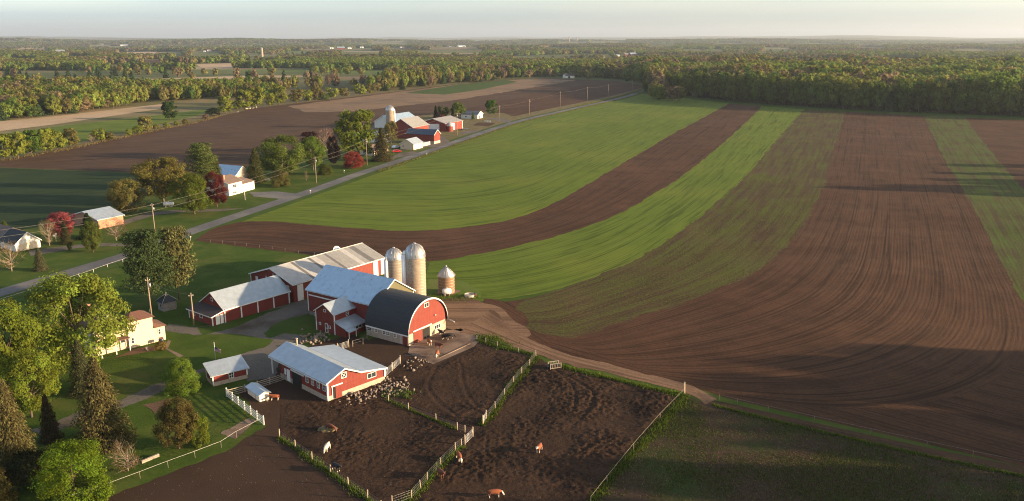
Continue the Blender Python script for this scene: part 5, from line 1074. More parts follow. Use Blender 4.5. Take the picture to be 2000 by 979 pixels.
wo.modifiers.new('scatter', 'NODES').node_group = ng
print('woodland instances', len(SC), 'individual trees', len(TREES))
# ------------------------------------------------------------------ fences
def postmesh(h, r, mat, square=False):
    m = MB()
    if square: m.box(-r, r, -r, r, -.05, h); m.add([(-r, -r, h), (r, -r, h), (r, r, h), (-r, r, h), (0, 0, h + r * .8)], [(0, 1, 4), (1, 2, 4), (2, 3, 4), (3, 0, 4)])
    else: m.tube([(0, 0, -.05), (r * .1, 0, h * .5), (0, r * .1, h)], [r, r * .95, r * .88], 7)
    me = m.mesh('post'); me.materials.append(MATS[mat]); return me
def along(P, step):
    out = []
    for a, b in zip(P[:-1], P[1:]):
        L = math.hypot(b[0] - a[0], b[1] - a[1]); n = max(1, round(L / step)); out += [(a[0] + (b[0] - a[0]) * k / n, a[1] + (b[1] - a[1]) * k / n) for k in range(n)]
    return out + [P[-1]]
def fence(name, label, pts, h, r, pmat, wires, wmat, wr=.014, step=None, square=False, cat='fence', mesh=0, lean=.04):
    P = W(pts); Q = along(P, step) if step else P
    e = empty(name, Q[0], 0, label, cat, 'fences around the paddocks'); pm = postmesh(h, r, pmat, square); o0 = Q[0]
    for q in Q:
        p = link('post', pm, e); p.location = (q[0] - o0[0], q[1] - o0[1], 0); p.rotation_euler = (rnd.gauss(0, lean), rnd.gauss(0, lean), rnd.uniform(0, 6)) if not square else (0, 0, math.atan2(Q[-1][1] - Q[0][1], Q[-1][0] - Q[0][0])); p.scale = (1, 1, rnd.uniform(.9, 1.08) if not square else 1)
    for z in wires:
        MB().tube([(q[0] - o0[0], q[1] - o0[1], z * h + rnd.gauss(0, .015)) for q in Q], wr, 4, False).build('wire', wmat, e)
    if mesh:                                     # woven wire between the posts
        m = MB()
        for a, b in zip(Q[:-1], Q[1:]):
            L = math.hypot(b[0] - a[0], b[1] - a[1]); n = int(L / .45)
            for k in range(1, n): x, y = a[0] + (b[0] - a[0]) * k / n - o0[0], a[1] + (b[1] - a[1]) * k / n - o0[1]; m.tube([(x, y, .05), (x, y, h * .85)], .008, 3, False)
        m.build('mesh_wire', wmat, e)['kind'] = 'stuff'
    return e
def board_fence(name, label, pts, h, rails, mat, step=2.6, r=.09, bh=.12, cat='fence'):
    P = W(pts); Q = along(P, step); e = empty(name, Q[0], 0, label, cat, 'fences around the paddocks'); o0 = Q[0]; pm = postmesh(h * 1.05, r, mat, True)
    for q in Q: p = link('post', pm, e); p.location = (q[0] - o0[0], q[1] - o0[1], 0)
    for a, b in zip(P[:-1], P[1:]):
        a = Vector((a[0] - o0[0], a[1] - o0[1], 0)); b = Vector((b[0] - o0[0], b[1] - o0[1], 0)); d = (b - a).normalized(); n = Vector((d.y, -d.x, 0))
        for k in range(rails):
            z = h * (.18 + .80 * k / max(rails - 1, 1)); v = []
            for t in (0, .05):
                for p_, zz in ((a, z - bh), (b, z - bh), (b, z), (a, z)): w = p_ + n * (r + t - .03); v.append((w.x, w.y, zz + rnd.gauss(0, .006)))
            MB().add(v, [(0, 1, 2, 3), (7, 6, 5, 4), (0, 4, 5, 1), (1, 5, 6, 2), (2, 6, 7, 3), (3, 7, 4, 0)]).build('rail', mat, e)
    return e
board_fence('board_fence', 'white five-rail board fence beside the tiny white hut', [Z3(280, 598), Z3(602, 846)], 1.55, 5, 'white_paint', 2.4)
board_fence('board_fence', 'weathered grey rail fence from the white fence corner to the near barn', [Z3(292, 600), Z3(440, 560), Z3(655, 495), Z3(822, 440)], 1.35, 4, 'grey_wood', 2.7)
fence('rope_fence', 'white rope fence on thin posts curving along the lawn edge', [Z5(1898, 330), Z5(1712, 428), Z5(1602, 500), Z5(1412, 572), Z5(1217, 645), Z5(1015, 722), Z5(803, 802), Z5(582, 878), Z5(440, 920), Z5(250, 990)], 1.15, .028, 'grey_wood', [.98], 'rope_white', .016)
fence('post_fence', 'wire fence with tan wooden posts along the lower left paddock edge', [Z6(150, 572), Z6(250, 640), Z6(358, 714), Z6(475, 800), Z6(590, 880), Z6(712, 965), Z6(800, 1030)], 1.4, .10, 'post_wood', [.3, .6, .9], 'wire', .010, mesh=1)
fence('post_fence', 'woven wire fence with pale posts climbing between the two lower paddocks', [Z6(870, 1010), Z6(995, 965), Z6(1053, 903), Z6(1093, 853), Z6(1180, 755), Z6(1275, 663), Z6(1312, 632), Z6(1332, 618), Z6(1386, 565)], 1.5, .08, 'post_wood', [.2, .45, .7, .92], 'wire', .012, mesh=1)
fence('post_fence', 'low wire fence running from the rock pile to the paddock junction', [Z6(848, 345), Z6(975, 398), Z6(1150, 462), Z6(1287, 524), Z6(1335, 540), Z6(1384, 560)], 1.3, .09, 'post_wood', [.3, .6, .9], 'wire', .010)
fence('post_fence', 'wire fence on a grass strip rising to the lane', [Z7(120, 570), Z7(183, 490), Z7(233, 418), Z7(280, 353), Z7(323, 304), Z7(365, 262), Z7(400, 208)], 1.5, .08, 'post_wood', [.2, .45, .7, .92], 'wire', .012, mesh=1)
fence('post_fence', 'short thin fence beside the small grass patch by the lane', [Z7(85, 122), Z7(133, 140), Z7(195, 160), Z7(308, 190), Z7(396, 206)], 1.3, .07, 'grey_wood', [.5, .9], 'wire', .010)
fence('pipe_fence', 'pale rail fence along the right side of the paddocks', [Z7(1190, 412), Z7(1060, 545), Z7(920, 705), Z7(780, 880), Z7(690, 995)], 1.2, .04, 'grey_wood', [.95], 'grey_wood', .022)
fence('corner_post', 'tall wooden corner post at the lane bend', [Z7(1190, 412), Z7(1191.5, 410)], 2.3, .12, 'post_wood', [], 'wire', cat='post')
fence('electric_fence', 'thin white electric fence along the field lane at lower right', [(1405, 781), (1440, 789), (1500, 803), (1590, 823), (1700, 848), (1810, 872), (1900, 892), (2000, 913), (2150, 945)], 1.0, .022, 'grey_wood', [.95], 'wire', .014)
fence('electric_fence', 'white-topped stake fence between the lawn and the curved ploughed strip', [(368, 470), (411, 474), (435, 476), (459, 478), (482, 481), (507, 484), (532, 487), (557, 491), (583, 495), (614, 499), (650, 503)], 1.0, .028, 'grey_wood', [.9], 'wire', .012)
fence('roadside_fence', 'low white wire fence along the near side of the road', [(0, 591), (60, 572), (110, 556), (155, 541), (183, 532), (210, 522), (240, 512), (265, 501)], .9, .05, 'white_paint', [.92], 'rope_white', .018)
def pipe_gate(label, a, b, h=1.45, rails=6, mat='galv', name='pipe_gate'):
    A, B_ = G(*a), G(*b); e = empty(name, A, math.degrees(math.atan2(B_[1] - A[1], B_[0] - A[0])), label, 'gate', 'farm gates'); L = math.hypot(B_[0] - A[0], B_[1] - A[1])
    for k in range(rails): z = .2 + (h - .2) * k / (rails - 1); MB().tube([(0, 0, z), (L, 0, z)], .032, 6).build('rail', mat, e)
    for x in (.02, L / 2, L - .02): MB().tube([(x, 0, .18), (x, 0, h)], .032, 6).build('upright', mat, e)
    for x in (-.15, L + .15): MB().tube([(x, 0, -.05), (x, 0, h + .35)], .1, 7).build('post', 'post_wood', e)
pipe_gate('metal pipe gate right of the near barn', Z3(1645, 442), Z3(1715, 380)); pipe_gate('second metal pipe gate up beside the cattle yard', Z3(1722, 374), Z3(1785, 318))
pipe_gate('metal gate between the near barn and the annex', Z3(1250, 205), Z3(1335, 175)); pipe_gate('small gate at the paddock junction', Z6(1338, 618), Z6(1384, 572)); pipe_gate('metal gate below the rising grass strip fence', Z6(1452, 490), Z6(1470, 462))
fence('post_fence', 'two grey posts with wire in front of the round-arched barn', [Z2(485, 858), Z2(560, 838), Z2(590, 795)], 1.5, .08, 'grey_wood', [.5, .9], 'wire', .012)

# ------------------------------------------------------------------ utility poles and lines
POLES = [((303, 456), 397, 'wooden utility pole with transformer by the driveway left of the road', 1), ((297, 626), 542, 'wooden utility pole with transformer between the farmhouse and the stone hut', 1), ((379, 636), 572, 'plain wooden pole in front of the dark porch', 0), ((618, 358), 306, 'utility pole beside the road near the wide green tree', 1),
         ((717, 323), 270, 'utility pole in front of the tallest bright tree', 1), ((893, 265), 220, 'utility pole in front of the far machine shed', 1), ((976, 242), 206, 'utility pole right of the round green tree', 0), ((1034, 225), 194, 'first utility pole along the ploughed field beyond the far farm', 1), ((1094, 208), 179, 'second utility pole along the ploughed field beyond the far farm', 0), ((1147, 196), 170, 'third utility pole along the ploughed field beyond the far farm', 0), ((1188, 189), 165, 'fourth utility pole along the ploughed field beyond the far farm', 0), ((1235, 178), 157, 'last utility pole before the wood', 0)]
TOPS = []
for px, top, lab, tr in POLES:
    p = G(*px); h = HT(p, top); e = empty('utility_pole', p, 25, lab, 'pole', 'utility poles'); MB().tube([(0, 0, -.1), (0, 0, h)], [.18, .12], 9).build('shaft', 'pale_bark', e)
    MB().box(-.5, .5, -.05, .05, h - .75, h - .63).build('crossarm', 'pale_bark', e); TOPS.append((p[0], p[1], h))
    for x in (-.42, .42): MB().lathe([(.01, h - .45), (.06, h - .5), (.06, h - .62)], 7, (x, 0)).build('insulator', 'white_paint', e)
    if tr: MB().tube([(.34, 0, h - 2.3), (.34, 0, h - 1.4)], .26, 10).build('transformer', 'galv', e)
def cable(label, a, b, sag, r=.022, za=0, zb=0):
    n = 14; m = MB(); pts = [(a[0] + (b[0] - a[0]) * t, a[1] + (b[1] - a[1]) * t, a[2] - za + (b[2] - zb - a[2] + za) * t - sag * 4 * t * (1 - t)) for t in np.linspace(0, 1, n)]
    o = m.tube(pts, r, 4, False).build('power_line', 'cable'); tag(o, label, 'cable', 'power lines')
nmz = ['left driveway pole', 'farmhouse pole', 'porch pole', 'wide tree pole', 'tall tree pole', 'machine shed pole', 'round tree pole', 'first field pole', 'second field pole', 'third field pole', 'fourth field pole', 'last pole']
for i, j in ((0, 3), (3, 4), (4, 5), (5, 6), (6, 7), (7, 8), (8, 9), (9, 10), (10, 11)):
    for q, (za, nm) in enumerate(((.6, 'upper'), (2.6, 'lower'))):
        if q and i > 5: continue
        cable(f'{nm} cable strung from the {nmz[i]} to the {nmz[j]}', TOPS[i], TOPS[j], .9, .03, za, za)
lp = G(-160, 540); cable('upper cable running left from the driveway pole', TOPS[0], (lp[0], lp[1], 10), 1.0, .03, .6, 0); cable('lower cable running left from the driveway pole', TOPS[0], (lp[0], lp[1], 8), 1.0, .03, 2.6, 0)
hb = G(*Z4(1085, 590)); cable('service cable from the farmhouse pole to the house roof', (TOPS[1][0], TOPS[1][1], 3.4), (hb[0] - .4, hb[1] + 1.2, 5.2), .4, .04)
cable('cable from the farmhouse pole to the porch pole', TOPS[1], TOPS[2], .6, .025, .8, .4)

# ------------------------------------------------------------------ cattle
def skinned(verts, edges, rad, name):
    me = bpy.data.meshes.new(name); me.from_pydata(verts, edges, []); o = bpy.data.objects.new(name, me); COL.objects.link(o)
    sk = o.modifiers.new('Skin', 'SKIN'); sv = me.skin_vertices[0].data
    for i, r in enumerate(rad): sv[i].radius = (r, r) if not isinstance(r, tuple) else r
    sv[0].use_root = True; sk.use_smooth_shade = True; su = o.modifiers.new('Sub', 'SUBSURF'); su.levels = 1; su.render_levels = 1
    dg = bpy.context.evaluated_depsgraph_get(); out = bpy.data.meshes.new_from_object(o.evaluated_get(dg)); bpy.data.objects.remove(o); out.name = name; return out
def cowmesh(graze):
    V, E_, Rr = [], [], []
    def add(p, r, par=None):
        V.append(p); Rr.append(r)
        if par is not None: E_.append((par, len(V) - 1))
        return len(V) - 1
    a = add((-.72, 0, 1.12), .30); b = add((-.1, 0, 1.05), .37, a); c = add((.55, 0, 1.07), .33, b)
    if graze: n1 = add((.95, 0, .98), .20, c); hd = add((1.25, 0, .60), .15, n1); mz = add((1.42, 0, .22), .10, hd); ears = ((1.18, .26, .66), (1.18, -.26, .66))
    else: n1 = add((.95, 0, 1.28), .20, c); hd = add((1.25, 0, 1.42), .155, n1); mz = add((1.62, 0, 1.24), .10, hd); ears = ((1.2, .28, 1.46), (1.2, -.28, 1.46))
    for q in ears: add(q, .045, hd)
    t = add((-1.05, 0, 1.22), .06, a); t = add((-1.14, 0, .8), .035, t); add((-1.14, 0, .42), .06, t)
    for s in (-1, 1):
        k = add((.55, .20 * s, .74), .14, c); k = add((.57, .22 * s, .40), .080, k); add((.57, .22 * s, .03), .075, k)
        k = add((-.70, .22 * s, .82), .17, a); k = add((-.82, .23 * s, .46), .085, k); add((-.76, .23 * s, .03), .075, k)
    return skinned(V, E_, Rr, 'body')
COW = {False: cowmesh(False), True: cowmesh(True)}
def coat(name, body, white, face=True, belly=.62, patch=0.0):
    t = NT(name); o = t.obj(); sp = t.n('SeparateXYZ', {0: o}); nz = t.noise(o, 2.2, 3); c = t.mix(t.ramp(t.noise(o, 5, 4), .3, .7), mul(body, .75), mul(body, 1.2))
    if patch: c = t.mix(t.math('GREATER_THAN', t.noise(o, 1.3, 1), patch), c, white)
    if belly: c = t.mix(t.math('LESS_THAN', t.math('MULTIPLY_ADD', nz, .25, sp.outputs[2]), belly), c, white)
    if face: c = t.mix(t.math('GREATER_THAN', t.math('MULTIPLY_ADD', nz, .15, sp.outputs[0]), 1.18), c, white)
    t.set(t.b.inputs['Base Color'], c); t.b.inputs['Roughness'].default_value = .8; return name
coat('coat_hereford', (.23, .062, .022), (.62, .55, .46)); coat('coat_black', (.014, .012, .012), (.55, .5, .44), False, .42); coat('coat_white', (.60, .53, .42), (.65, .58, .48), False, 0); coat('coat_pied', (.014, .012, .012), (.62, .57, .5), True, .5, .55); coat('coat_brown', (.12, .035, .016), (.4, .3, .22), False, 0)
plain('hoof', (.03, .025, .02), .8)
BM = {}
def cow(px, yaw, coatn, graze, label, s=1.0):
    k = (coatn, graze)
    if k not in BM: m = COW[graze].copy(); m.materials.clear(); m.materials.append(MATS[coatn]); BM[k] = m
    P = G(*px); z = 0.05
    dgv = [o for o in COL.objects if o.name.startswith('paddock')]
    for o in dgv:
        hit, loc, *_ = o.ray_cast((P[0], P[1], 10), (0, 0, -1))
        if hit: z = max(z, loc.z - .01)
    e = empty('cow', (P[0], P[1], z - .03), yaw, label, 'cow', 'cattle in the paddocks'); s *= .9; e.scale = (s, s, s); link('body', BM[k], e)
    return e
cow((1053, 884), -110, 'coat_hereford', False, 'red and white cow standing alone in the big right paddock'); cow((966, 972), 10, 'coat_hereford', True, 'red cow with white face at the bottom edge of the big paddock', 1.05); cow((897, 902), -70, 'coat_hereford', True, 'red cow right of the climbing woven wire fence')
cow((861, 934), -60, 'coat_brown', False, 'brown cow beside the lower part of the woven wire fence'); cow((657, 920), -45, 'coat_black', False, 'black cow by the tan post fence'); cow((639, 882), -100, 'coat_white', True, 'white cow grazing below the hay heap'); cow((646, 842), -30, 'coat_brown', True, 'brown cow eating at the hay heap')
cow((536, 782), 185, 'coat_hereford', False, 'red cow with white face beside the tiny white hut', .9); cow((524, 783), 80, 'coat_white', False, 'white calf at the corner of the tiny white hut', .55); cow((580, 750), 120, 'coat_pied', False, 'black and white calf beside the near barn doorway', .75)
cow((839, 674), -70, 'coat_hereford', False, 'red cow on the yard slab in front of the barn door'); cow((857, 681), -40, 'coat_brown', False, 'brown cow on the yard slab right of the door'); cow((854, 696), -95, 'coat_hereford', True, 'red cow at the front edge of the yard slab'); cow((871, 664), -20, 'coat_black', False, 'black cow at the back of the yard slab'); cow((879, 661), 10, 'coat_black', True, 'second black cow at the far right of the yard slab'); cow((812, 670), 20, 'coat_brown', True, 'brown calf by the round-arched barn wall', .7); cow((863, 655), 150, 'coat_pied', False, 'black and white cow close to the round-arched barn', .9)
for i, (x, y) in enumerate([(482, 213), (488, 212.5), (494, 211.5), (500, 210), (464, 219)]): cow((x, y + 1), rnd.uniform(0, 360), 'coat_white', bool(i % 2), ('leftmost', 'second', 'third', 'rightmost')[i] + ' pale cow of the distant group by the hedgerow' if i < 4 else 'single pale cow left of the distant group')

# ------------------------------------------------------------------ rocks, hay, tanks and small things
rocks = []
for v in range(6):
    bm = bmesh.new(); bmesh.ops.create_icosphere(bm, subdivisions=1, radius=.5); rg = random.Random(v)
    for p in bm.verts: p.co *= rg.uniform(.7, 1.2); p.co.z *= .7
    m = bpy.data.meshes.new('stone'); bm.to_mesh(m); bm.free(); m.materials.append(MATS['rock']); rocks.append(m)
def rockpile(label, clusters, n, smin, smax):
    c0 = G(*clusters[0][:2]); e = empty('rock_pile', c0, 0, label, 'rocks')
    for i in range(n):
        x, y, sx, sy = clusters[rnd.choices(range(len(clusters)), [c[2] * c[3] for c in clusters])[0]]
        P = G(rnd.gauss(x, sx), rnd.gauss(y, sy)); s = rnd.uniform(smin, smax) * (1.7 if rnd.random() < .08 else 1)
        o = link('stone', rocks[i % 6], e); o.location = (P[0] - c0[0], P[1] - c0[1], .08 + s * .16); o.rotation_euler = (rnd.uniform(0, 6), rnd.uniform(0, 6), rnd.uniform(0, 6)); o.scale = (s, s * rnd.uniform(.7, 1.2), s * rnd.uniform(.7, 1.1))
rockpile('heap of pale field stones in front of the near barn gable', [(768, 752, 14, 7), (745, 764, 16, 6), (782, 764, 9, 8), (676, 792, 7, 5), (812, 712, 12, 5), (700, 778, 16, 6)], 270, .18, .62)
rockpile('grey stone bank beside the annex', [(600, 664, 13, 5), (625, 658, 9, 4)], 90, .35, .8)
m = MB(); hp = G(640, 840)
bm = bmesh.new(); bmesh.ops.create_icosphere(bm, subdivisions=3, radius=1.0)
for p in bm.verts: p.co *= 1 + .25 * (rnd.random() - .5); p.co.z = max(p.co.z, -.1); p.co.x *= 1.6; p.co.y *= 1.1; p.co.z *= .45
me = bpy.data.meshes.new('hay_heap'); bm.to_mesh(me); bm.free(); o = link('hay_heap', me, None, 'hay_heap'); o.location = (*hp, .08); tag(o, 'loose heap of yellowish hay in the muddy paddock', 'hay')
def feeder(px, label):
    e = empty('hay_feeder', G(*px), 20, label, 'feeder'); m = MB()
    for x in (-1.1, 1.1):
        for y in (-.6, .6): MB().box(x - .06, x + .06, y - .06, y + .06, 0, 1.3).build('leg', 'grey_wood', e)
    for y in (-.6, .6):
        for k in range(7): MB().box(-1.05 + .34 * k, -.99 + .34 * k, y - .03, y + .03, .3, 1.25).build('slat', 'grey_wood', e)
        for z in (.3, 1.2): MB().box(-1.04, 1.04, y - .05, y + .05, z, z + .1).build('rail', 'grey_wood', e)
    MB().box(-1.0, 1.0, -.5, .5, .35, .9).build('trough', 'dark_void', e)
feeder((1083, 720), 'dark slatted hay feeder at the top of the big paddock')
def tank(px, L, r, yaw, label, legs=True):
    e = empty('propane_tank', G(*px), yaw, label, 'tank', 'white tanks'); z = r + .35
    MB().tube([(-L / 2 - r * .5, 0, z), (-L / 2 - r * .3, 0, z), (-L / 2, 0, z), (L / 2, 0, z), (L / 2 + r * .3, 0, z), (L / 2 + r * .5, 0, z)], [r * .2, r * .75, r, r, r * .75, r * .2], 14).build('vessel', 'tank_white', e)
    MB().tube([(0, 0, z + r - .02), (0, 0, z + r + .2)], .16, 8).build('valve_cover', 'tank_white', e)
    for x in (-L / 3, L / 3): MB().box(x - .1, x + .1, -r * .7, r * .7, 0, z - r * .6).build('saddle', 'concrete', e)
tank((330, 404), 3.2, .75, 12, 'white propane tank on the lawn beside the yellow-olive tree'); tank(Z2(1178, 480), 1.6, .75, 15, 'white tank on the pad before the tan corn crib')
e = empty('stock_trough', G(*Z2(1345, 488)), 0, 'round pale stock trough right of the tan corn crib', 'trough'); MB().lathe([(1.25, 0), (1.3, .7), (1.2, .7), (1.18, .5), (.01, .5)], 24).build('basin', 'concrete', e)
e = empty('oil_drum', G(*Z2(1385, 490)), 0, 'rusty drum beside the round stock trough', 'drum'); MB().lathe([(.01, 0), (.32, 0), (.32, .28), (.34, .3), (.32, .32), (.32, .6), (.34, .62), (.32, .64), (.32, .95), (.01, .93)], 16).build('barrel', 'dark_door', e)
a, c = G(*Z2(365, 172)), G(*Z2(735, 250)); e = empty('silage_bag', a, math.degrees(math.atan2(c[1] - a[1], c[0] - a[0])), 'long white plastic silage bag behind the grey-roofed barn', 'silage bag'); L = math.hypot(c[0] - a[0], c[1] - a[1])
m = MB(); pr = [(math.cos(t) * 1.6, .05 + math.sin(t) * 1.9) for t in np.linspace(0, math.pi, 12)]; m.prism(pr, .5, L - .5, 'x'); m.build('bag', 'plastic_wrap', e); MB().tube([(-.3, 0, .6), (.5, 0, .95)], [.3, 1.5], 12).build('tied_end', 'plastic_wrap', e)
# flag on its pole
t = NT('flag_cloth'); o_ = t.obj(); sp = t.n('SeparateXYZ', {0: o_}); st = t.math('LESS_THAN', t.math('FRACT', t.math('MULTIPLY', sp.outputs[2], 6.5)), .5); c_ = t.mix(st, (.62, .6, .58), (.42, .03, .04))
cb = t.math('MULTIPLY', t.math('GREATER_THAN', sp.outputs[2], 2.75), t.math('LESS_THAN', sp.outputs[0], .75)); c_ = t.mix(cb, c_, (.03, .04, .16)); t.set(t.b.inputs['Base Color'], c_); t.b.inputs['Roughness'].default_value = .8
e = empty('flag_pole', G(*Z3(185, 300)), -20, 'small flagpole with striped flag behind the small red shed', 'flag'); MB().tube([(0, 0, 0), (0, 0, 4.2)], .045, 7).build('pole', 'white_paint', e)
V = [(.05 + .085 * i, .12 * math.sin(i * .8) * i / 16, 2.3 + .9 * j / 6 - .02 * i) for i in range(17) for j in range(7)]; me = npmesh('flag', V, [(i * 7 + j, i * 7 + 7 + j, i * 7 + 8 + j, i * 7 + j + 1) for i in range(16) for j in range(6)]); link('flag', me, e, 'flag_cloth')
# cars and trailer at the houses
def car(px, yaw, mat, label, s=1.0):
    e = empty('car', G(*px), yaw, label, 'car', 'parked vehicles'); e.scale = (s, s, s)
    MB().prism([(-2.2, .35), (2.2, .35), (2.25, .75), (1.3, .95), (.75, 1.4), (-1.2, 1.45), (-1.9, 1.0), (-2.25, .9)], -.88, .88, 'x' if 0 else 'y').build('body', mat, e)
    MB().prism([(-1.55, 1.02), (1.05, 1.02), (.68, 1.35), (-1.15, 1.38)], -.885, .885).build('side_window', 'glass', e)
    wm = MB().tube([(0, -.12, 0), (0, .12, 0)], .33, 14).mesh('wheel'); wm.materials.append(MATS['rubber'])
    for x in (-1.35, 1.35):
        for y in (-.82, .82): link('wheel', wm, e).location = (x, y, .33)
    for y in (-.6, .6): MB().box(2.2, 2.27, y - .18, y + .18, .62, .76).build('headlight', 'tank_white', e)
car(Y4(462, 722), 10, 'car_red', 'red car parked in front of the cream garage', 1.1); car(Y3(285, 850), 40, 'car_dark', 'dark car parked right of the split-level house'); car(Y4(452, 672), 60, 'tank_white', 'white van left of the cream garage', 1.25)
e = empty('flatbed_trailer', G(*Y4(1255, 455)), 20, 'black flatbed trailer on the grass before the machine shed', 'trailer'); MB().box(-4, 4, -1.1, 1.1, .75, .95).build('deck', 'car_dark', e); wm = MB().tube([(0, -.12, 0), (0, .12, 0)], .4, 14).mesh('wheel'); wm.materials.append(MATS['rubber'])
for x in (-1.2, -.2):
    for y in (-.95, .95): link('wheel', wm, e).location = (x, y, .4)
MB().tube([(4, 0, .8), (5.4, 0, .7)], .08, 6).build('drawbar', 'car_dark', e)
board_fence('board_fence', 'white fence panel between the cream garage and the navy-roofed barn', [Y4(752, 655), Y4(856, 630)], 2.0, 4, 'white_paint', 3.5, .12, .25)
board_fence('board_fence', 'short white fence in the garden of the white cottage', [Y4(1512, 356), Y4(1580, 362)], 1.2, 3, 'white_paint', 3, .1, .2)
def mailbox(px, label):
    e = empty('mailbox', G(*px), 60, label, 'mailbox', 'mailboxes'); MB().box(-.06, .06, -.06, .06, 0, 1.1).build('post', 'grey_wood', e); MB().prism([(-.16, 1.1), (.16, 1.1), (.16, 1.28), (.1, 1.38), (-.1, 1.38), (-.16, 1.28)], -.35, .35).build('box', 'tank_white', e)
mailbox((606, 378), 'mailbox on the near road edge below the wide green tree'); mailbox((672, 338), 'white mailbox beside the drive under the red shrub'); mailbox((833, 304), 'roadside mailbox post by the far farm'); mailbox((372, 470), 'white stake mailbox where the curved ploughed strip starts')
e = empty('boulder', G(*Z4(1075, 625)), 0, 'grey boulder on the lawn beside the farmhouse', 'boulder'); q = link('stone', rocks[2], e); q.location = (0, 0, .5); q.scale = (1.2, 1.0, 1.7)
e = empty('wheelbarrow', G(*Z4(1188, 572)), 30, 'dark barrel grill beside the farmhouse corner', 'grill'); e.name = 'barrel_grill'; MB().tube([(-.5, 0, .85), (.5, 0, .85)], .33, 12).build('drum', 'car_dark', e)
for x in (-.4, .4):
    for y in (-.25, .25): MB().box(x - .03, x + .03, y - .03, y + .03, 0, .7).build('leg', 'galv', e)
e = empty('satellite_mast', G(*Y2(1272, 600)), 0, 'thin white garden lamp post on the lawn of the split-level house', 'lamp post'); e.name = 'garden_lamp_post'; MB().tube([(0, 0, 0), (0, 0, 5.2)], .09, 7).build('shaft', 'white_paint', e); MB().lathe([(.01, 5.7), (.25, 5.55), (.2, 5.2), (.01, 5.15)], 8).build('lantern', 'tank_white', e)
e = empty('timber_edging', G(*Z5(1025, 612)), 0, 'pale timber beam lying by the lawn shrub', 'timber'); p2_ = G(*Z5(1150, 560)); p1_ = G(*Z5(1025, 612)); e.rotation_euler.z = math.atan2(p2_[1] - p1_[1], p2_[0] - p1_[0]); part('beam', 'grey_wood', e, 0, math.hypot(p2_[0] - p1_[0], p2_[1] - p1_[1]), -.15, .15, 0, .45)
e = empty('white_dish', G(*Y1(447, 372)), 200, 'round white dish left of the dark cone-shaped spruce', 'dish'); e.name = 'satellite_dish'; MB().tube([(0, 0, 0), (0, 0, 1.6)], .06, 6).build('mast', 'galv', e)
q = MB().lathe([(.01, 0), (.5, .08), (.95, .3), (.97, .3), (.5, .04), (.01, -.04)], 18).build('bowl', 'tank_white', e); q.location = (0, 0, 1.7); q.rotation_euler = (R(60), 0, R(20))

# ------------------------------------------------------------------ tall grass along the fences
def grass(name, label, pts, width, dens, h, col, seed):
    P, L = resample(W(pts), 300); rng = np.random.default_rng(seed); n = int(L * dens); i = rng.integers(0, 299, n); f = rng.random(n)[:, None]
    c = P[i] * (1 - f) + P[i + 1] * f; tg = P[i + 1] - P[i]; tg /= np.linalg.norm(tg, axis=1)[:, None]; nn = np.stack([-tg[:, 1], tg[:, 0]], 1)
    wv = width * (.55 + .9 * vnoise(c[:, 0] / 2.2 + seed, c[:, 1] / 2.2)); c = c + nn * (rng.normal(size=n) * wv * .5)[:, None]; a = rng.uniform(0, 6.28, n); hh = h * rng.uniform(.5, 1.3, n); bw = .05 + hh * .12
    dx, dy = np.cos(a) * bw, np.sin(a) * bw; lx, ly = rng.normal(size=n) * hh * .3, rng.normal(size=n) * hh * .3; z0 = np.zeros(n) + .01
    V = np.stack([np.stack([c[:, 0] - dx, c[:, 1] - dy, z0], 1), np.stack([c[:, 0] + dx, c[:, 1] + dy, z0], 1), np.stack([c[:, 0] + lx, c[:, 1] + ly, hh], 1)], 1).reshape(-1, 3)
    o = link(name, npmesh(name, V, np.arange(3 * n).reshape(-1, 3), rng.random(n)), None, 'leaf'); o.color = c4(col); tag(o, label, 'grass', kind='stuff'); return o
GC = (.095, .130, .020); DRY = (.15, .15, .045)
GRASS = [([(545, 855), (576, 875), (609, 898), (645, 924), (680, 949), (717, 975), (745, 995)], .7, 90, .32), ([(765, 988), (804, 975), (834, 941), (860, 911), (889, 883), (905, 872)], .8, 90, .34), ([(938, 832), (967, 804), (985, 774), (1003, 751), (1018, 732), (1034, 715), (1047, 698)], 1.0, 110, .4), ([(1340, 772), (1290, 830), (1237, 885), (1186, 943), (1140, 1000)], 1.1, 90, .35), ([(932, 664), (950, 670), (972, 677), (1013, 686), (1045, 694)], .8, 110, .35), ([(1090, 715), (1150, 730), (1240, 752), (1330, 773)], .8, 120, .4), ([(1390, 791), (1450, 807), (1600, 843), (1800, 889), (2000, 932), (2100, 955)], .5, 70, .35), ([(755, 782), (798, 800), (851, 822), (892, 840)], .5, 60, .3)]
NM = ['tan post fence', 'climbing woven wire fence', 'rising strip fence', 'right rail fence', 'small lane fence', 'big paddock top edge', 'field lane', 'low rock pile fence']
for k, (p, w, d, h) in enumerate(GRASS): grass('tall_grass', f'strip of tall green grass along the {NM[k]}', p, w, d, h, GC, k)
rs = [tuple(p) for p in (RP + Nn * 5.2)]
def pxless(P): return P
def grassw(label, P, width, dens, h, col, seed):
    global W
    W0 = W; W = pxless; grass('tall_grass', label, P, width, dens, h, col, seed); W = W0
grassw('rough yellow-green grass verge between the road and the crop field', rs[40:], 1.6, 26, .5, DRY, 31)
grassw('rough grass verge on the far side of the road beyond the far farm', [tuple(p) for p in (RP - Nn * 7)][108:], 3.0, 26, .6, DRY, 32)
grass('tall_grass', 'small tuft of bright grass beside the lane', [(935, 662), (955, 660), (975, 672), (990, 679)], 2.0, 150, .4, GC, 33)
grass('weeds', 'green weeds growing through the heap of field stones', [(745, 772), (775, 770), (800, 765), (790, 780)], 2.2, 40, .5, (.10, .14, .03), 34)
grass('tall_grass', 'rough grass around the tan corn crib', [(835, 578), (860, 582), (905, 582), (935, 578)], 2.2, 40, .4, GC, 35)
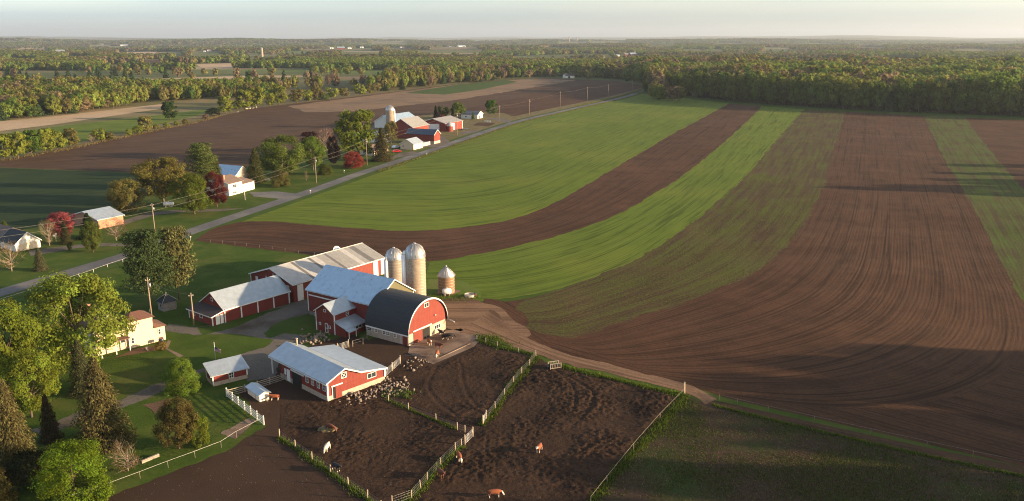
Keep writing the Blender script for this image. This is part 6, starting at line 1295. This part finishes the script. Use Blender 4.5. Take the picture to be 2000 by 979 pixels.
grass('tall_grass', 'weedy grass edge along the dark stubble field', [(0, 315), (119, 294), (184, 280), (291, 258), (383, 239), (430, 226)], 3.0, 14, .9, (.17, .13, .06), 36)

# rough tufts and seedlings: real blades over the pasture
def tufts(name, label, poly, n, h, col, seed, lim=.5, sc=9.0):
    P = W(poly); xs = [p[0] for p in P]; ys = [p[1] for p in P]; rng = np.random.default_rng(seed); x = rng.uniform(min(xs), max(xs), n); y = rng.uniform(min(ys), max(ys), n)
    ok = inpoly(x, y, P) & (fbm(x / sc + seed, y / sc, 4) + .12 * rng.normal(size=n) > lim); x, y = x[ok], y[ok]; n = len(x)
    a = rng.uniform(0, 6.28, n); hh = h * rng.uniform(.4, 1.5, n); bw = hh * .45; dx, dy = np.cos(a) * bw, np.sin(a) * bw; lx, ly = rng.normal(size=n) * hh * .5, rng.normal(size=n) * hh * .5
    V = np.stack([np.stack([x - dx, y - dy, np.zeros(n) + .01], 1), np.stack([x + dx, y + dy, np.zeros(n) + .01], 1), np.stack([x + lx, y + ly, hh], 1)], 1).reshape(-1, 3)
    o = link(name, npmesh(name, V, np.arange(3 * n).reshape(-1, 3), rng.random(n)), None, 'leaf'); o.color = c4(col); tag(o, label, 'grass', kind='stuff')
PAST = [(1345, 780), (1385, 796), (1450, 810), (1600, 846), (1800, 892), (2000, 935), (2050, 990), (1165, 990), (1250, 875)]
tufts('pasture_tufts', 'rough green tufts over the dark lower right pasture', PAST, 90000, .16, (.060, .086, .016), 41, .50)
tufts('pasture_tufts', 'dry brown tufts over the dark lower right pasture', PAST, 50000, .14, (.12, .085, .045), 42, .46)
tufts('lawn_tufts', 'taller grass tufts scattered over the farm lawn', [(0, 600), (250, 520), (520, 500), (600, 540), (380, 600), (300, 700), (480, 760), (500, 820), (200, 965), (0, 990)], 90000, .10, (.085, .125, .020), 43, .5, 6.0)
tufts('seedlings', 'young crop seedlings dotted over the mottled strip', [(1070, 592), (1130, 560), (1230, 520), (1330, 462), (1410, 402), (1480, 335), (1600, 380), (1555, 460), (1490, 522), (1400, 566), (1250, 616), (1130, 652), (1090, 648)], 150000, .15, (.10, .13, .022), 44, .46, 14.0)
# ------------------------------------------------------------------ haze
hz = MB().box(-26000, 26000, -26000, 26000, -140, 300).build('haze', None); tag(hz, 'thin warm evening haze over the whole countryside', 'haze', kind='stuff')
hm = bpy.data.materials.new('haze'); hm.use_nodes = True; ht = hm.node_tree; ht.nodes.remove(ht.nodes['Principled BSDF'])
pv = ht.nodes.new('ShaderNodeVolumePrincipled'); pv.inputs['Color'].default_value = (.60, .70, .84, 1); pv.inputs['Density'].default_value = 5.5e-5; pv.inputs['Anisotropy'].default_value = .25
ht.links.new(pv.outputs[0], ht.nodes['Material Output'].inputs['Volume']); hz.data.materials.clear(); hz.data.materials.append(hm)
